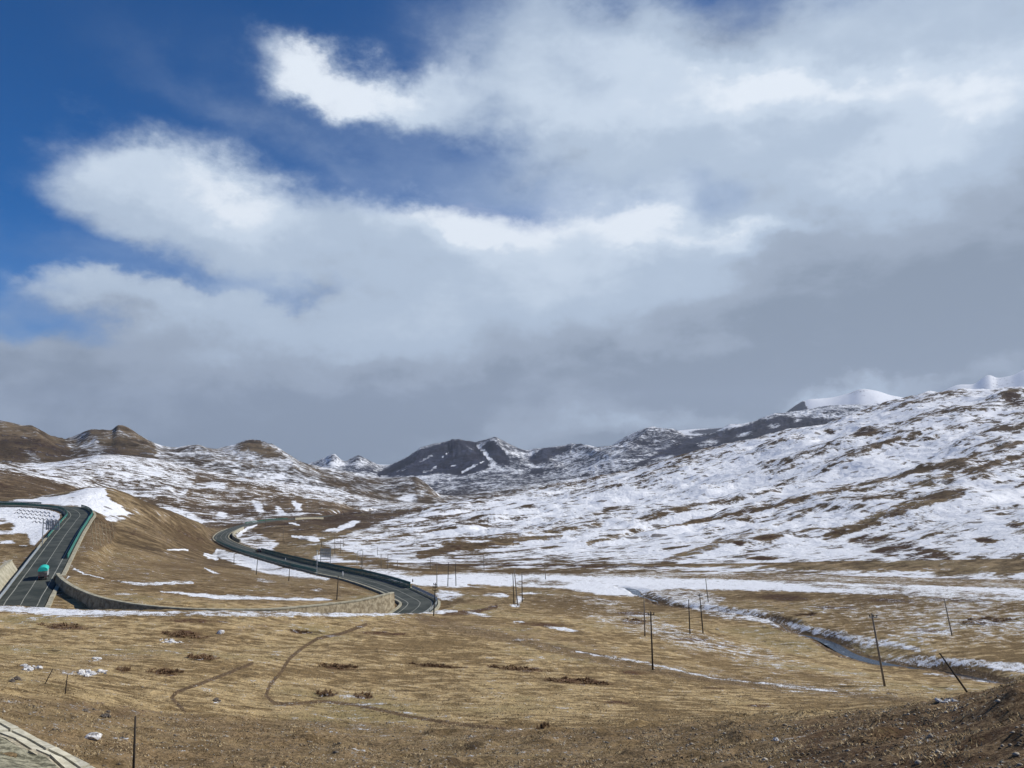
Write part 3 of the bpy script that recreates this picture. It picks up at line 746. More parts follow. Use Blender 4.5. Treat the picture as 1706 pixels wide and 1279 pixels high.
    for x, y, rx, ry in ((294, 1069, 26, 3.5), (368, 1054, 6, 2), (160, 1097, 8, 4), (50, 1114, 16, 4), (150, 1122, 18, 5), (545, 1156, 12, 1.5), (360, 1170, 7, 1.5), (1590, 1168, 16, 3)):
        ell('s', x, y, rx, ry, 0, .55, dmin=50, dmax=160)
    # heath: dark low shrubs
    for x, y, rx, ry in ((110, 1044, 50, 8), (325, 1034, 70, 5), (310, 1056, 40, 9), (275, 1120, 34, 8), (205, 1116, 14, 7), (340, 1095, 30, 7), (565, 1111, 40, 7), (500, 1053, 28, 4), (870, 1115, 60, 5), (960, 1135, 70, 6), (730, 1110, 60, 3),
                         (1060, 1036, 30, 6), (1055, 1022, 40, 5), (1150, 1065, 40, 4), (1200, 1075, 40, 4), (1300, 995, 60, 8), (1390, 1012, 50, 4), (1345, 1025, 28, 3), (1640, 1035, 60, 10), (1550, 1050, 60, 6), (1480, 1000, 60, 5), (1600, 1000, 90, 5),
                         (640, 1055, 60, 4), (720, 1032, 60, 5), (905, 1040, 60, 4), (1060, 1120, 40, 4), (1190, 1146, 26, 2.5), (1260, 1175, 30, 3), (1030, 1170, 36, 3), (605, 1160, 22, 8), (545, 1157, 20, 5)):
        ell('h', x, y, rx, ry, 2, .78, dmin=45, dmax=260)
    line('h', [(740, 1022), (790, 1020), (825, 1010)], 5, .9, dmin=120, dmax=220)
    ell('h', 300, 940, 90, 14, 0, .4, dmin=230, dmax=420); ell('h', 200, 950, 80, 10, 5, .4, dmin=200, dmax=420)
    poly('h', [(-60, 780), (60, 795), (150, 818), (130, 832), (-60, 832)], .35, dmin=700, dmax=1300)
    poly('h', [(140, 850), (480, 846), (600, 862), (560, 880), (300, 880)], .55, dmin=640, dmax=1900)
    poly('h', [(0, 720), (110, 735), (260, 745), (260, 790), (0, 790)], .55, dmin=1900, dmax=3400)
    SH[:] = np.where(DD > 3400, .6, SH)  # far range darkened too, part of the painted mountain shade
    SH[:] = np.where((DD > 345) & (DD < 1650) & (UU > 600), np.maximum(SH, .5), SH)
    # bare soil, tracks and paths
    poly('o', [(-100, 1400), (-100, 1150), (60, 1160), (300, 1188), (700, 1205), (1050, 1212), (1200, 1200), (1400, 1190), (1706, 1140), (1900, 1100), (1900, 1400)], .75, soft=9, dmin=14, dmax=66)
    poly('o', [(560, 1040), (760, 1018), (900, 1045), (1080, 1095), (1300, 1130), (1540, 1160), (1520, 1175), (1300, 1160), (1000, 1110), (860, 1070), (700, 1052)], .55, soft=6, dmin=70, dmax=200)
    line('o', [(700, 1030, 8), (830, 1060, 9), (960, 1090, 8), (1080, 1115, 7), (1200, 1133, 6), (1330, 1145, 5), (1450, 1160, 4), (1560, 1172, 3)], 8, .9, dmin=70, dmax=200, warp=False)
    line('o', [(840, 1060, 2), (1000, 1092, 2.5), (1130, 1125, 2), (1300, 1150, 1.8)], 2, 1.25, dmin=70, dmax=200, warp=False)
    line('o', [(1090, 1075, 4), (1180, 1092, 9), (1300, 1118, 6), (1420, 1135, 5)], 6, .6, dmin=70, dmax=200)
    line('o', [(60, 1130, 10), (170, 1100, 14), (300, 1080, 13), (400, 1050, 9), (480, 1035, 6)], 12, .5, dmin=60, dmax=170)
    for pts in ([(530, 1063), (505, 1078), (482, 1097), (468, 1120), (450, 1140), (443, 1158), (455, 1170), (475, 1173)], [(420, 1105), (370, 1125), (330, 1140), (295, 1152), (286, 1162), (298, 1175), (308, 1185)],
                [(475, 1173), (540, 1168), (600, 1175), (680, 1193), (760, 1206), (840, 1214)], [(530, 1063), (570, 1055), (610, 1040)]):
        line('o', pts, 2.6, 1.5, dmin=50, dmax=190, warp=False)
        line('h', pts, 3.0, 1.5, dmin=50, dmax=190, warp=False)
    ell('h', 160, 1180, 150, 14, 5, .5, dmin=40, dmax=90); ell('h', 200, 1190, 40, 6, 0, .8, dmin=40, dmax=90)
    poly('o', [(480, 870), (640, 862), (660, 868), (600, 884), (500, 882)], .6, dmin=560, dmax=900)
    poly('o', [(130, 925), (330, 900), (470, 945), (620, 985), (560, 1010), (300, 1012), (120, 975)], .45, soft=14, dmin=170, dmax=420)
    poly('h', [(200, 870), (300, 866), (345, 885), (350, 920), (280, 925), (215, 905)], .38, soft=10, dmin=340, dmax=520)
    # brown valley floor between the far bend and the toe of the right-hand slope
    q = dict(dmin=380, dmax=1250)
    poly('s', [(425, 862), (650, 850), (735, 842), (690, 852), (640, 868), (580, 887), (525, 902), (530, 924), (500, 934), (455, 915), (470, 900), (440, 880)], .02, soft=3, **q)
    poly('h', [(425, 855), (650, 846), (745, 838), (690, 854), (640, 868), (580, 887), (500, 885)], .62, soft=4, **q)
    line('s', [(483, 872), (497, 874)], 1.5, 1, dmin=500, dmax=900)
    line('s', [(488, 893, 2), (505, 896, 3), (520, 897, 5), (530, 900, 2)], 3, 1, **q)
    poly('s', [(535, 885), (560, 878), (592, 866), (600, 868), (585, 878), (560, 886)], 1, soft=2, dmin=560, dmax=900)
    # road shoulders and the cut slope
    SO[:] = np.maximum(SO, (1 - sstep(6.5, 10, ROADBD)) * .6)
    poly('o', [(150, 862), (188, 865), (196, 880), (185, 905), (160, 918), (135, 918)], .9, dmin=240, dmax=400)
    SN[:] = np.where(ROADBD < 6.3, np.minimum(SN, .12), SN)
    SN[:] = np.where(STW < 1.9, np.minimum(SN, .3), SN)
    SH[:] = np.where(STW < 3.2, np.maximum(SH, .8), SH)  # earth banks darkened further to paint the undercut's shadow
    SO[:] = np.where(STW < 3.0, 1.1, SO)
    SN[:] = np.where((STW < 5.2) & (STW > 2.4) & (STS > 0), np.maximum(SN, .26 + .5 * fbm(GX / 14, GY / 14, 2)), SN)


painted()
# noise only, where the photograph does not look
OUTF = np.abs(AA) > R(34.5)
SN[:] = np.where(OUTF, np.where(DD > 300, .5, .25) * sstep(150, 300, DD), SN)


def make_mat(name):
    m = bpy.data.materials.new(name); m.use_nodes = True
    return m, NT(m.node_tree)


def ground_material(name, kind):
    m, T = make_mat(name)
    pos = T.n('ShaderNodeNewGeometry').outputs['Position']
    S, Hh, So = T.attr('snow'), T.attr('heath'), T.attr('soil')
    out = T.n('ShaderNodeOutputMaterial'); b = T.n('ShaderNodeBsdfPrincipled')
    if kind == 'near': sc = (5.0, .55, .05)
    elif kind == 'mid': sc = (.42, .075, .014)
    else: sc = (.055, .012, .003)
    nf, nfc = T.noise(pos, sc[0], 8, .70)
    nm, nmc = T.noise(pos, sc[1], 9, .68)
    nb, _ = T.noise(pos, sc[2], 5, .55)
    if kind == 'mid':
        vr = T.n('ShaderNodeVectorRotate', rotation_type='Z_AXIS'); T.set(vr.inputs['Vector'], pos); vr.inputs['Angle'].default_value = R(-33); spos = vr.outputs[0]
    else: spos = pos
    streak, _ = T.noise(T.vm('MULTIPLY', spos, (.30, 1.0, 1.0)), {'near': .9, 'mid': .16, 'far': .02}[kind], 6, .62)
    def add(*a):
        r = a[0]
        for x in a[1:]: r = T.m('ADD', r, x)
        return r
    cen = lambda x, k: T.m('MULTIPLY', T.m('SUBTRACT', x, .5), k)
    if kind == 'near': sv_ = add(S, cen(nm, 2.2), cen(nf, 2.2), cen(nb, 1.0), cen(streak, 1.3))
    elif kind == 'mid': sv_ = add(S, cen(nm, 1.9), cen(nf, 1.25), cen(nb, 1.3), cen(streak, 2.0), .03)
    else: sv_ = add(S, cen(nm, 1.0), cen(nf, 1.5), cen(nb, .7), cen(streak, .3))
    mask = T.ss(sv_, .40, .62) if kind == 'near' else T.ss(sv_, .34, .68)
    # dry turf
    straw = T.mix(T.ss(add(nb, cen(nm, .9), cen(streak, .9)), .38, .60), (.205, .143, .070), (.46, .345, .185))
    straw = T.mix(T.ss(add(nf, cen(streak, .5)), .37, .56), T.mix(.60, straw, (.060, .042, .022)), straw)
    olive = T.mix(T.ss(add(nb, cen(nf, .8)), .52, .74), straw, (.23, .185, .085))
    hv = T.ss(add(Hh, cen(nm, 2.8), cen(nf, 2.6), cen(streak, 1.0)), .48, .80)
    heath = T.mix(nf, (.040, .020, .012), (.125, .068, .036))
    c = T.mix(hv, olive, heath)
    soilc = T.mix(T.ss(add(nf, cen(nm, .6)), .36, .62), (.042, .028, .016), (.235, .165, .092))
    sov = T.ss(add(So, cen(nm, 2.0), cen(nf, 1.2)), .25, .95)
    c = T.mix(T.m('MULTIPLY', sov, .85), c, soilc)
    if kind == 'near':
        peb = T.n('ShaderNodeTexVoronoi'); T.set(peb.inputs['Vector'], pos); peb.inputs['Scale'].default_value = 2.6
        pm = T.m('MULTIPLY', T.ss(peb.outputs['Distance'], .06, .15, 1, 0), T.ss(T.m('ADD', So, cen(nm, 2.2)), .5, .9))
        c = T.mix(T.m('MULTIPLY', pm, .6), c, (.40, .35, .28))
    c = T.mix(T.m('MULTIPLY', T.ss(add(So, cen(nm, 1.8)), 1.15, 1.5), .75), c, (.105, .070, .040))
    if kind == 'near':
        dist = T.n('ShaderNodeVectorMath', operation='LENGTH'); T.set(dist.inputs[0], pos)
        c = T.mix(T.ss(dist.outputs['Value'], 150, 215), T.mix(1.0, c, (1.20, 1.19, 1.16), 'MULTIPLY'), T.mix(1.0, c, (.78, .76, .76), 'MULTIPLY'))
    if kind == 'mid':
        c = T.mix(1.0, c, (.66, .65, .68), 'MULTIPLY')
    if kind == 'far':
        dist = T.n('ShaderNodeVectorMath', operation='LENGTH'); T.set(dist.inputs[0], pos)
        c = T.mix(1.0, c, T.mix(T.ss(dist.outputs['Value'], 3000, 3900), (.36, .35, .38), (.15, .225, .70)), 'MULTIPLY')  # navy tint beyond the left ridge paints cloud shade and haze into the rock
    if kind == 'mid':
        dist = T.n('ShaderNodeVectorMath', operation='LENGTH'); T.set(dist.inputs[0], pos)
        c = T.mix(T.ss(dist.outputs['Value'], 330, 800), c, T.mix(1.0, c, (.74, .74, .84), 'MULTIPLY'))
    snow = T.mix(nf, (.76, .79, .84), (.88, .89, .91))
    c = T.mix(mask, c, snow)
    if kind != 'far':
        # single dark tussocks and cushions of heath
        wob = T.vm('ADD', T.vm('MULTIPLY', pos, (.75, 1.0, 1.0)), T.vm('MULTIPLY', nmc, (2.6, 2.6, 2.6) if kind == 'near' else (9.0, 9.0, 9.0)))
        vz = T.n('ShaderNodeTexVoronoi'); T.set(vz.inputs['Vector'], wob); vz.inputs['Scale'].default_value = .42 if kind == 'near' else .085
        sc_ = T.n('ShaderNodeSeparateColor'); T.set(sc_.inputs[0], vz.outputs['Color'])
        rad = T.m('MULTIPLY', T.ss(T.m('ADD', sc_.outputs[0], cen(nb, 1.6)), .55, 1.05), .26 if kind == 'near' else .34)
        sp_ = T.ss(T.m('SUBTRACT', T.m('ADD', vz.outputs['Distance'], cen(nf, .25)), rad), -.05, .03, 1.0, 0.0)
        sp_ = T.m('MULTIPLY', sp_, T.ss(rad, .01, .06))
        c = T.mix(T.m('MULTIPLY', sp_, .72 if kind == 'near' else .80), c, T.mix(nf, (.035, .022, .013), (.11, .075, .042)))
    T.set(b.inputs['Base Color'], c)
    T.set(b.inputs['Roughness'], T.mix(mask, (.95, .95, .95), (.6, .6, .6)))
    b.inputs['Specular IOR Level'].default_value = .12
    bu = T.n('ShaderNodeBump')
    hgt = add(T.m('MULTIPLY', nf, .25 if kind != 'near' else .10), T.m('MULTIPLY', nm, 1.0 if kind == 'near' else 1.2), T.m('MULTIPLY', mask, .06))
    if kind == 'far': hgt = T.m('MULTIPLY', hgt, T.m('SUBTRACT', 1.0, T.m('MULTIPLY', mask, .85)))
    T.set(bu.inputs['Height'], hgt)
    bu.inputs['Strength'].default_value = .9
    bu.inputs['Distance'].default_value = {'near': .8, 'mid': 2.6, 'far': 7.0}[kind]
    T.set(b.inputs['Normal'], bu.outputs[0])
    T.set(out.inputs[0], b.outputs[0])
    return m


def terrain(name, r0, r1, mat):
    nr = r1 - r0; nc = len(AZ)
    co = np.stack([GX[r0:r1], GY[r0:r1], H[r0:r1]], -1).reshape(-1, 3).astype(np.float32)
    me = bpy.data.meshes.new(name)
    i = np.arange(nr - 1)[:, None] * nc + np.arange(nc - 1)[None, :]
    q = np.stack([i, i + 1, i + 1 + nc, i + nc], -1).reshape(-1, 4)
    me.vertices.add(len(co)); me.vertices.foreach_set('co', co.ravel())
    me.loops.add(q.size); me.loops.foreach_set('vertex_index', q.ravel().astype(np.int32))
    me.polygons.add(len(q))
    me.polygons.foreach_set('loop_start', np.arange(0, q.size, 4, dtype=np.int32))
    me.polygons.foreach_set('loop_total', np.full(len(q), 4, np.int32))
    me.polygons.foreach_set('use_smooth', np.ones(len(q), bool))
    me.update(calc_edges=True)
    for nm, A_ in (('snow', SN), ('heath', SH), ('soil', SO)):
        at = me.attributes.new(nm, 'FLOAT', 'POINT')
        at.data.foreach_set('value', A_[r0:r1].ravel().astype(np.float32))
    me.materials.append(mat)
    o = bpy.data.objects.new(name, me); COL.objects.link(o); o['kind'] = 'structure'
    return o


ra = int(np.searchsorted(RD, 300)); rb = int(np.searchsorted(RD, 2000))
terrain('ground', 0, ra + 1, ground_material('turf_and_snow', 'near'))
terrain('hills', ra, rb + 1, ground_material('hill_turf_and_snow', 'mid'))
terrain('mountains', rb, len(RD), ground_material('mountain_rock_snow_and_shade', 'far'))
#@@OBJ@@
# ------------------------------------------------------------------ builders
class MB:
    def __init__(self): self.v = []; self.f = []; self.mi = []

    def quad(self, a, b, c, d, mi=0):
        k = len(self.v); self.v += [tuple(a), tuple(b), tuple(c), tuple(d)]; self.f.append((k, k + 1, k + 2, k + 3)); self.mi.append(mi)

    def box(self, c, s, rz=0.0, mi=0, taper=1.0, M=None):
        k = len(self.v)
        cz, sz_ = math.cos(rz), math.sin(rz)
        for dz in (-.5, .5):
            t = taper if dz > 0 else 1.0
            for dx, dy in ((-.5, -.5), (.5, -.5), (.5, .5), (-.5, .5)):
                x, y = dx * s[0] * t, dy * s[1] * t
                self.v.append((c[0] + x * cz - y * sz_, c[1] + x * sz_ + y * cz, c[2] + dz * s[2]))
        for f in ((0, 3, 2, 1), (4, 5, 6, 7), (0, 1, 5, 4), (1, 2, 6, 5), (2, 3, 7, 6), (3, 0, 4, 7)):
            self.f.append(tuple(k + i for i in f)); self.mi.append(mi)
        return self

    def tube(self, pts, rad, n=8, mi=0, cap=True):
        pts = [Vector(p) for p in pts]
        rad = rad if isinstance(rad, (list, tuple)) else [rad] * len(pts)
        k = len(self.v)
        for i, p in enumerate(pts):
            t = (pts[min(i + 1, len(pts) - 1)] - pts[max(i - 1, 0)]).normalized()
            u = t.cross(Vector((0.13, .97, .2)))
            if u.length < .1: u = t.cross(Vector((1, 0, 0)))
            u.normalize(); w = t.cross(u)
            for j in range(n):
                a = 2 * math.pi * j / n
                self.v.append(tuple(p + (u * math.cos(a) + w * math.sin(a)) * rad[i]))
        for i in range(len(pts) - 1):
            for j in range(n):
                j2 = (j + 1) % n
                self.f.append((k + i * n + j, k + i * n + j2, k + (i + 1) * n + j2, k + (i + 1) * n + j)); self.mi.append(mi)
        if cap:
            self.f.append(tuple(k + j for j in range(n - 1, -1, -1))); self.mi.append(mi)
            b = k + (len(pts) - 1) * n
            self.f.append(tuple(b + j for j in range(n))); self.mi.append(mi)
        return self

    def sweep(self, rings, closed=True, mi=0, caps=True):
        """rings: list of lists of 3-D points, joined in order"""
        n = len(rings[0]); k = len(self.v)
        for r in rings: self.v += [tuple(p) for p in r]
        for i in range(len(rings) - 1):
            for j in range(n if closed else n - 1):
                j2 = (j + 1) % n
                self.f.append((k + i * n + j, k + (i + 1) * n + j, k + (i + 1) * n + j2, k + i * n + j2)); self.mi.append(mi)
        if closed and caps:
            self.f.append(tuple(k + j for j in range(n))); self.mi.append(mi)
            b = k + (len(rings) - 1) * n
            self.f.append(tuple(b + j for j in range(n - 1, -1, -1))); self.mi.append(mi)
        return self

    def build(self, name, mats, parent=None, smooth=False, loc=None):
        me = bpy.data.meshes.new(name)
        v = self.v
        if loc is not None: v = [(a[0] - loc[0], a[1] - loc[1], a[2] - loc[2]) for a in v]
        me.from_pydata(v, [], self.f)
        mats = mats if isinstance(mats, (list, tuple)) else [mats]
        for m in mats: me.materials.append(m)
        if len(mats) > 1: me.polygons.foreach_set('material_index', self.mi)
        if smooth: me.polygons.foreach_set('use_smooth', [True] * len(self.f))
        me.update()
        o = bpy.data.objects.new(name, me); COL.objects.link(o)
        if loc is not None and parent is None: o.location = loc
        if parent is not None: o.parent = parent
        return o


def tag(o, label=None, cat=None, group=None, kind=None):
    if label: o['label'] = label
    if cat: o['category'] = cat
    if group: o['group'] = group
    if kind: o['kind'] = kind
    return o


def empty(name, loc, rz=0.0):
    o = bpy.data.objects.new(name, None); COL.objects.link(o)
    o.location = loc; o.rotation_euler = (0, 0, rz); o.empty_display_size = .3
    return o


def copy_tree(o, parent=None):
    c = o.copy(); COL.objects.link(c); c.parent = parent
    for ch in [x for x in bpy.data.objects if x.parent == o]: copy_tree(ch, c)
    return c


def mat(name, c1, c2=None, rough=.8, scale=3.0, metal=0.0, bump=0.0, spec=.3, thr=(.35, .65)):
    m, T = make_mat(name)
    b = T.n('ShaderNodeBsdfPrincipled'); o = T.n('ShaderNodeOutputMaterial')
    co = T.n('ShaderNodeTexCoord').outputs['Object']
    f, _ = T.noise(co, scale, 7, .62)
    T.set(b.inputs['Base Color'], T.mix(T.ss(f, *thr), c1, c2 or c1))
    b.inputs['Roughness'].default_value = rough; b.inputs['Metallic'].default_value = metal
    b.inputs['Specular IOR Level'].default_value = spec
    if bump:
        bu = T.n('ShaderNodeBump'); T.set(bu.inputs['Height'], f); bu.inputs['Distance'].default_value = bump
        T.set(b.inputs['Normal'], bu.outputs[0])
    T.set(o.inputs[0], b.outputs[0])
    return m


M_ASPH = mat('asphalt', (.034, .042, .037), (.075, .082, .072), .85, .22, bump=.0, spec=.25)
M_LINE = mat('road_paint', (.40, .40, .34), (.22, .22, .19), .7, 1.2)
M_CONC = mat('pale_concrete', (.27, .25, .18), (.44, .41, .31), .9, .8, bump=.05)
M_WALL = mat('rubble_wall_stone', (.30, .26, .18), (.50, .45, .33), .92, 1.6, bump=.25)
M_GREEN = mat('green_painted_steel', (.010, .105, .075), (.018, .15, .11), .5, 1.0, spec=.4)
M_STEEL = mat('galvanised_steel', (.30, .33, .34), (.42, .45, .46), .5, 2.0, metal=.6)
M_POLE = mat('weathered_concrete_pole', (.15, .13, .11), (.24, .21, .17), .9, 1.2)
M_WOOD = mat('dark_tarred_wood', (.030, .024, .020), (.055, .045, .036), .9, 2.0)
M_ROCK = mat('snow_dusted_stone', (.42, .40, .37), (.80, .80, .80), .9, 2.6, bump=.1, thr=(.40, .55))
M_ROCKD = mat('dark_field_stone', (.07, .058, .048), (.17, .145, .12), .95, 3.0, bump=.1)
M_SIGNB = mat('sign_panel_back', (.42, .45, .43), (.58, .60, .58), .6, 2.0, metal=.3)

# ------------------------------------------------------------------ the road
def strip(path, s0, s1, z0, z1=None, i0=0, i1=None):
    a = offset(path, s0, z0); b = offset(path, s1, z0 if z1 is None else z1)
    return a[i0:i1], b[i0:i1]


def ridx(px, py, d):
    p = P(px, py, d)
    return int(np.argmin(np.hypot(road[:, 0] - p[0], road[:, 1] - p[1])))


mb = MB()
prof = ((-4.7, -.9), (-4.2, -.02), (-3.9, 0), (0, .05), (3.9, 0), (4.2, -.02), (4.7, -.9))
cols = [offset(road, s, z) for s, z in prof]
mb.sweep([[c[i] for c in cols] for i in range(len(road))], closed=False)
o = mb.build('road', M_ASPH, smooth=False); tag(o, kind='structure')
mb = MB()
for s in (-2.95, 0.0, 2.95):
    w_ = .09 if s else .07
    a, b = strip(road, s - w_, s + w_, (.05 - abs(s) * .0106) + .012)
    mb.sweep([[a[i], b[i]] for i in range(len(road))], closed=False)
tag(mb.build('road_markings', M_LINE), kind='structure')

ia, ib, ic = ridx(0, 841, 372), ridx(133, 857, 334), ridx(36, 1005, 184)
ja, jb = ridx(700, 1006, 195), ridx(373, 888, 575)
# concrete edge kerbs and gutters, raised above the carriageway
mb = MB()
def kerb(mb, i0, i1, s, w, h):
    a = offset(road, s, 0)[i0:i1]; b = offset(road, s + w, 0)[i0:i1]
    mb.sweep([[p + np.array((0, 0, -.5)), p + np.array((0, 0, h)), q + np.array((0, 0, h)), q + np.array((0, 0, -.5))] for p, q in zip(a, b)])
kerb(mb, ib - 8, ic + 10, -5.3, .8, .16)
kerb(mb, 0, ic + 10, 4.4, .6, .16)
kerb(mb, ja - 20, jb + 20, -5.0, .6, .14)
kerb(mb, ja - 20, jb + 20, 4.4, .6, .14)
tag(mb.build('kerb', M_CONC), kind='structure')


def guard_rail(i0, i1, s, label, h=1.05, step=4.0, name='guard_rail', panel=True, mt=M_GREEN):
    path = offset(road, s, 0)[i0:i1]
    root = empty(name, tuple(path[len(path) // 2]))
    L0 = Vector(root.location)
    t = np.gradient(path[:, :2], axis=0); t /= np.linalg.norm(t, axis=1)[:, None] + 1e-9
    nrm = np.stack([t[:, 1], -t[:, 0]], 1)
    def prof_ring(i, zs):
        out = []
        for off_, z in zs: out.append((path[i, 0] + nrm[i, 0] * off_, path[i, 1] + nrm[i, 1] * off_, path[i, 2] + z))
        return out
    beams = [(.35, .68), (.74, 1.06)] if not panel else [(.12, .44), (.50, .82), (.88, h)]
    for z0, z1 in beams:
        m_ = MB(); zm = (z0 + z1) / 2; q = (z1 - z0) / 4
        ring = [(.04, z0), (-.05, z0 + q), (.03, zm), (-.05, z1 - q), (.04, z1), (.07, z1), (.07, z0)]
        m_.sweep([prof_ring(i, ring) for i in range(len(path))])
        m_.build('rail', mt, root, loc=L0)
    m_ = MB(); m_.box((0, 0, h / 2 - .1), (.12, .14, h + .24)); pm = None
    acc = 0; last = path[0]
    for i in range(len(path)):
        acc += float(np.linalg.norm(path[i] - last)); last = path[i]
        if i == 0 or acc >= step:
            acc = 0
            if pm is None: pm = m_.build('post', mt, root); oo = pm
            else: oo = pm.copy(); COL.objects.link(oo); oo.parent = root
            oo.location = (path[i, 0] + nrm[i, 0] * .14 - L0.x, path[i, 1] + nrm[i, 1] * .14 - L0.y, path[i, 2] - L0.z)
            oo.rotation_euler = (0, 0, math.atan2(t[i, 1], t[i, 0]))
    tag(root, label, 'guard rail', 'guard rails along the mountain road')
    return root


i932 = ridx(85, 932, 231)
guard_rail(ib - 6, i932, -4.1, 'dark green steel barrier on the right edge of the road ahead of the truck', 1.35)
guard_rail(ia - 30, ib - 12, -4.1, 'dark green guard rail round the outside of the bend at far left', .95, panel=False)
guard_rail(ia - 20, ridx(99, 906, 262) - 4, 4.1, 'green guard rail on the inside of the left bend beside the snowy bowl', .95, panel=False)
guard_rail(ridx(99, 906, 262) + 3, ic + 6, 4.1, 'low steel guard rail with short posts left of the truck, above the pale wall', .85, panel=False, mt=M_STEEL)
k0, k1 = ridx(546, 957, 280), ridx(368, 905, 510)
guard_rail(k0, k1, -4.2, 'dark green barrier on the near edge of the valley road, above the snowy bank', 1.15)
k2, k3 = ridx(655, 978, 218), ridx(417, 919, 405)
guard_rail(k2, k3, 4.2, 'long tall dark green barrier on the far edge of the valley road', 1.75)
k4 = ridx(430, 873, 720)
guard_rail(k4 - 14, k4 + 40, -4.2, 'short green guard rail on the farthest stretch of road beyond the bend', 1.0, panel=False)
guard_rail(ja - 22, ja + 8, 4.1, 'steel guard rail curving round the near right end of the valley road', .85, panel=False, mt=M_STEEL)

# ------------------------------------------------------------------ walls
WALLPX = [(93, 957), (105, 967), (125, 980), (160, 994), (200, 1003), (240, 1009), (300, 1014), (380, 1016.5), (450, 1015), (500, 1011), (560, 1005), (600, 1000), (640, 991), (656, 987)]


def wall(name, top, base, thick, mats, label, cat='retaining wall', cap_mat=None):
    """top / base: matching lists of points; thickness goes away from the face"""
    L0 = Vector(tuple(base[len(base) // 2]))
    root = empty(name, tuple(L0))
    t = np.array(top); b = np.array(base)
    g_ = np.gradient(b[:, :2], axis=0); g_ /= np.linalg.norm(g_, axis=1)[:, None] + 1e-9
    n_ = np.stack([-g_[:, 1], g_[:, 0], np.zeros(len(b))], 1)
    m_ = MB()
    m_.sweep([[b[i] + (0, 0, -.6), t[i], t[i] + n_[i] * thick, b[i] + n_[i] * (thick + .2) + (0, 0, -.6)] for i in range(len(t))])
    m_.build('wall_face', mats, root, loc=L0)
    m_ = MB()
    m_.sweep([[t[i] - n_[i] * .12 + (0, 0, -.10), t[i] - n_[i] * .12 + (0, 0, .16), t[i] + n_[i] * (thick + .1) + (0, 0, .16), t[i] + n_[i] * (thick + .1) + (0, 0, -.10)] for i in range(len(t))])
    m_.build('coping', cap_mat or M_CONC, root, loc=L0)
    return tag(root, label, cat)


wl_ = smooth_path(WALLPTS, 2.5)
dnx = (wl_[:, 0] / wl_[:, 1]) * F + CX
base = wl_.copy()
rz_ = [road[int(np.argmin(np.hypot(road[:, 0] - x, road[:, 1] - y))), 2] for x, y in wl_[:, :2]]
base[:, 2] = np.array(rz_) - .3
g_ = np.gradient(wl_[:, :2], axis=0); g_ /= np.linalg.norm(g_, axis=1)[:, None]
base[:, 0] += g_[:, 1] * .35; base[:, 1] -= g_[:, 0] * .35
M_MASON = mat('tan_masonry', (.20, .16, .10), (.42, .36, .25), .92, 1.1, bump=.2)
wall('retaining_wall', wl_, base, .5, M_MASON, 'long curved masonry wall round the inside of the hairpin, shaded on the left and sunlit on the right', cap_mat=M_CONC)
# sloping pale wall on the outside of the road, far left
q0, q1 = ridx(60, 938, 222), ridx(20, 1012, 176)
b = offset(road, 5.2, .1)[q0:q1 + 6][::-1]
hh = np.linspace(4.4, 2.1, len(b))
tt = offset(road, 5.2, 0)[q0:q1 + 6][::-1].copy(); tt2 = offset(road, 7.8, 0)[q0:q1 + 6][::-1]
k = (hh / 4.4)[:, None]
tt = b + (tt2 - b) * k * 1.2; tt[:, 2] = b[:, 2] + hh
wall('sloping_wall', tt, b, .6, M_CONC, 'pale leaning concrete wall at the left edge, beside the road before the truck')
pb_ = offset(road, 7.6)[ridx(378, 904, 490):ridx(390, 880, 625)][::2]
bb = np.array([(p[0], p[1], interp_grid(p[0], p[1]) - .2) for p in pb_]); tt = bb + (0, 0, 2.0)
wall('low_wall', tt, bb, .6, M_CONC, 'low pale wall curving along the outside of the far bend in the valley')
pp = [P(492, 866, 800), P(515, 864, 830), P(539, 861.5, 860)]
bb = np.array([(p[0], p[1], interp_grid(p[0], p[1])) for p in pp]); tt = bb + (0, 0, 1.9)
wall('distant_wall', tt, bb, .8, M_CONC, 'long thin pale wall lying on the brown valley floor far away')

# stone-lined channel in the near left corner
root = empty('stone_channel', tuple(hit(60, 1250)))
L0 = Vector(root.location)
pts = [hit(x, y) for x, y in ((-70, 1172), (-30, 1190), (0, 1207), (32, 1224), (62, 1241), (92, 1256), (120, 1271), (150, 1287), (185, 1306))]
M_COP = mat('cream_coping', (.42, .39, .29), (.60, .57, .45), .9, 2.0, bump=.04)
for k in range(len(pts) - 1):
    a = Vector(pts[k]); b = Vector(pts[k + 1]); t = (b - a).normalized(); s = Vector((-t.y, t.x, 0)).normalized() * -1
    if s.x > 0: s = -s
    a = a + t * .04; b = b - t * .04
    for lo, hi, z, nm in ((0, .34, .22, 'coping_slab'), (.42, .86, .02, 'step_slab'), (.96, 1.2, -.16, 'lower_slab')):
        m_ = MB()
        jt = Vector((0, 0, random.Random(k * 7 + int(lo * 10)).uniform(-.02, .02)))
        A = a + s * lo; B = b + s * lo; C_ = b + s * hi; D_ = a + s * hi
        up_ = lambda p_, dz: Vector((p_.x, p_.y, max(p_.z, interp_grid(p_.x, p_.y)) + dz))
        zz = {'coping_slab': .30, 'step_slab': .22, 'lower_slab': .14}[nm]
        m_.sweep([[up_(q_, -.6), up_(q_, zz) + jt, up_(w_, zz - .02) + jt, up_(w_, -.6)] for q_, w_ in ((A, D_), (B, C_))])
        m_.build(nm, M_COP if lo < .7 else M_WALL, root, loc=L0)
m_ = MB(); rg = []
M_LIN = mat('lichened_stone_lining', (.10, .095, .06), (.36, .34, .24), .95, 2.6, bump=.15, thr=(.38, .6))
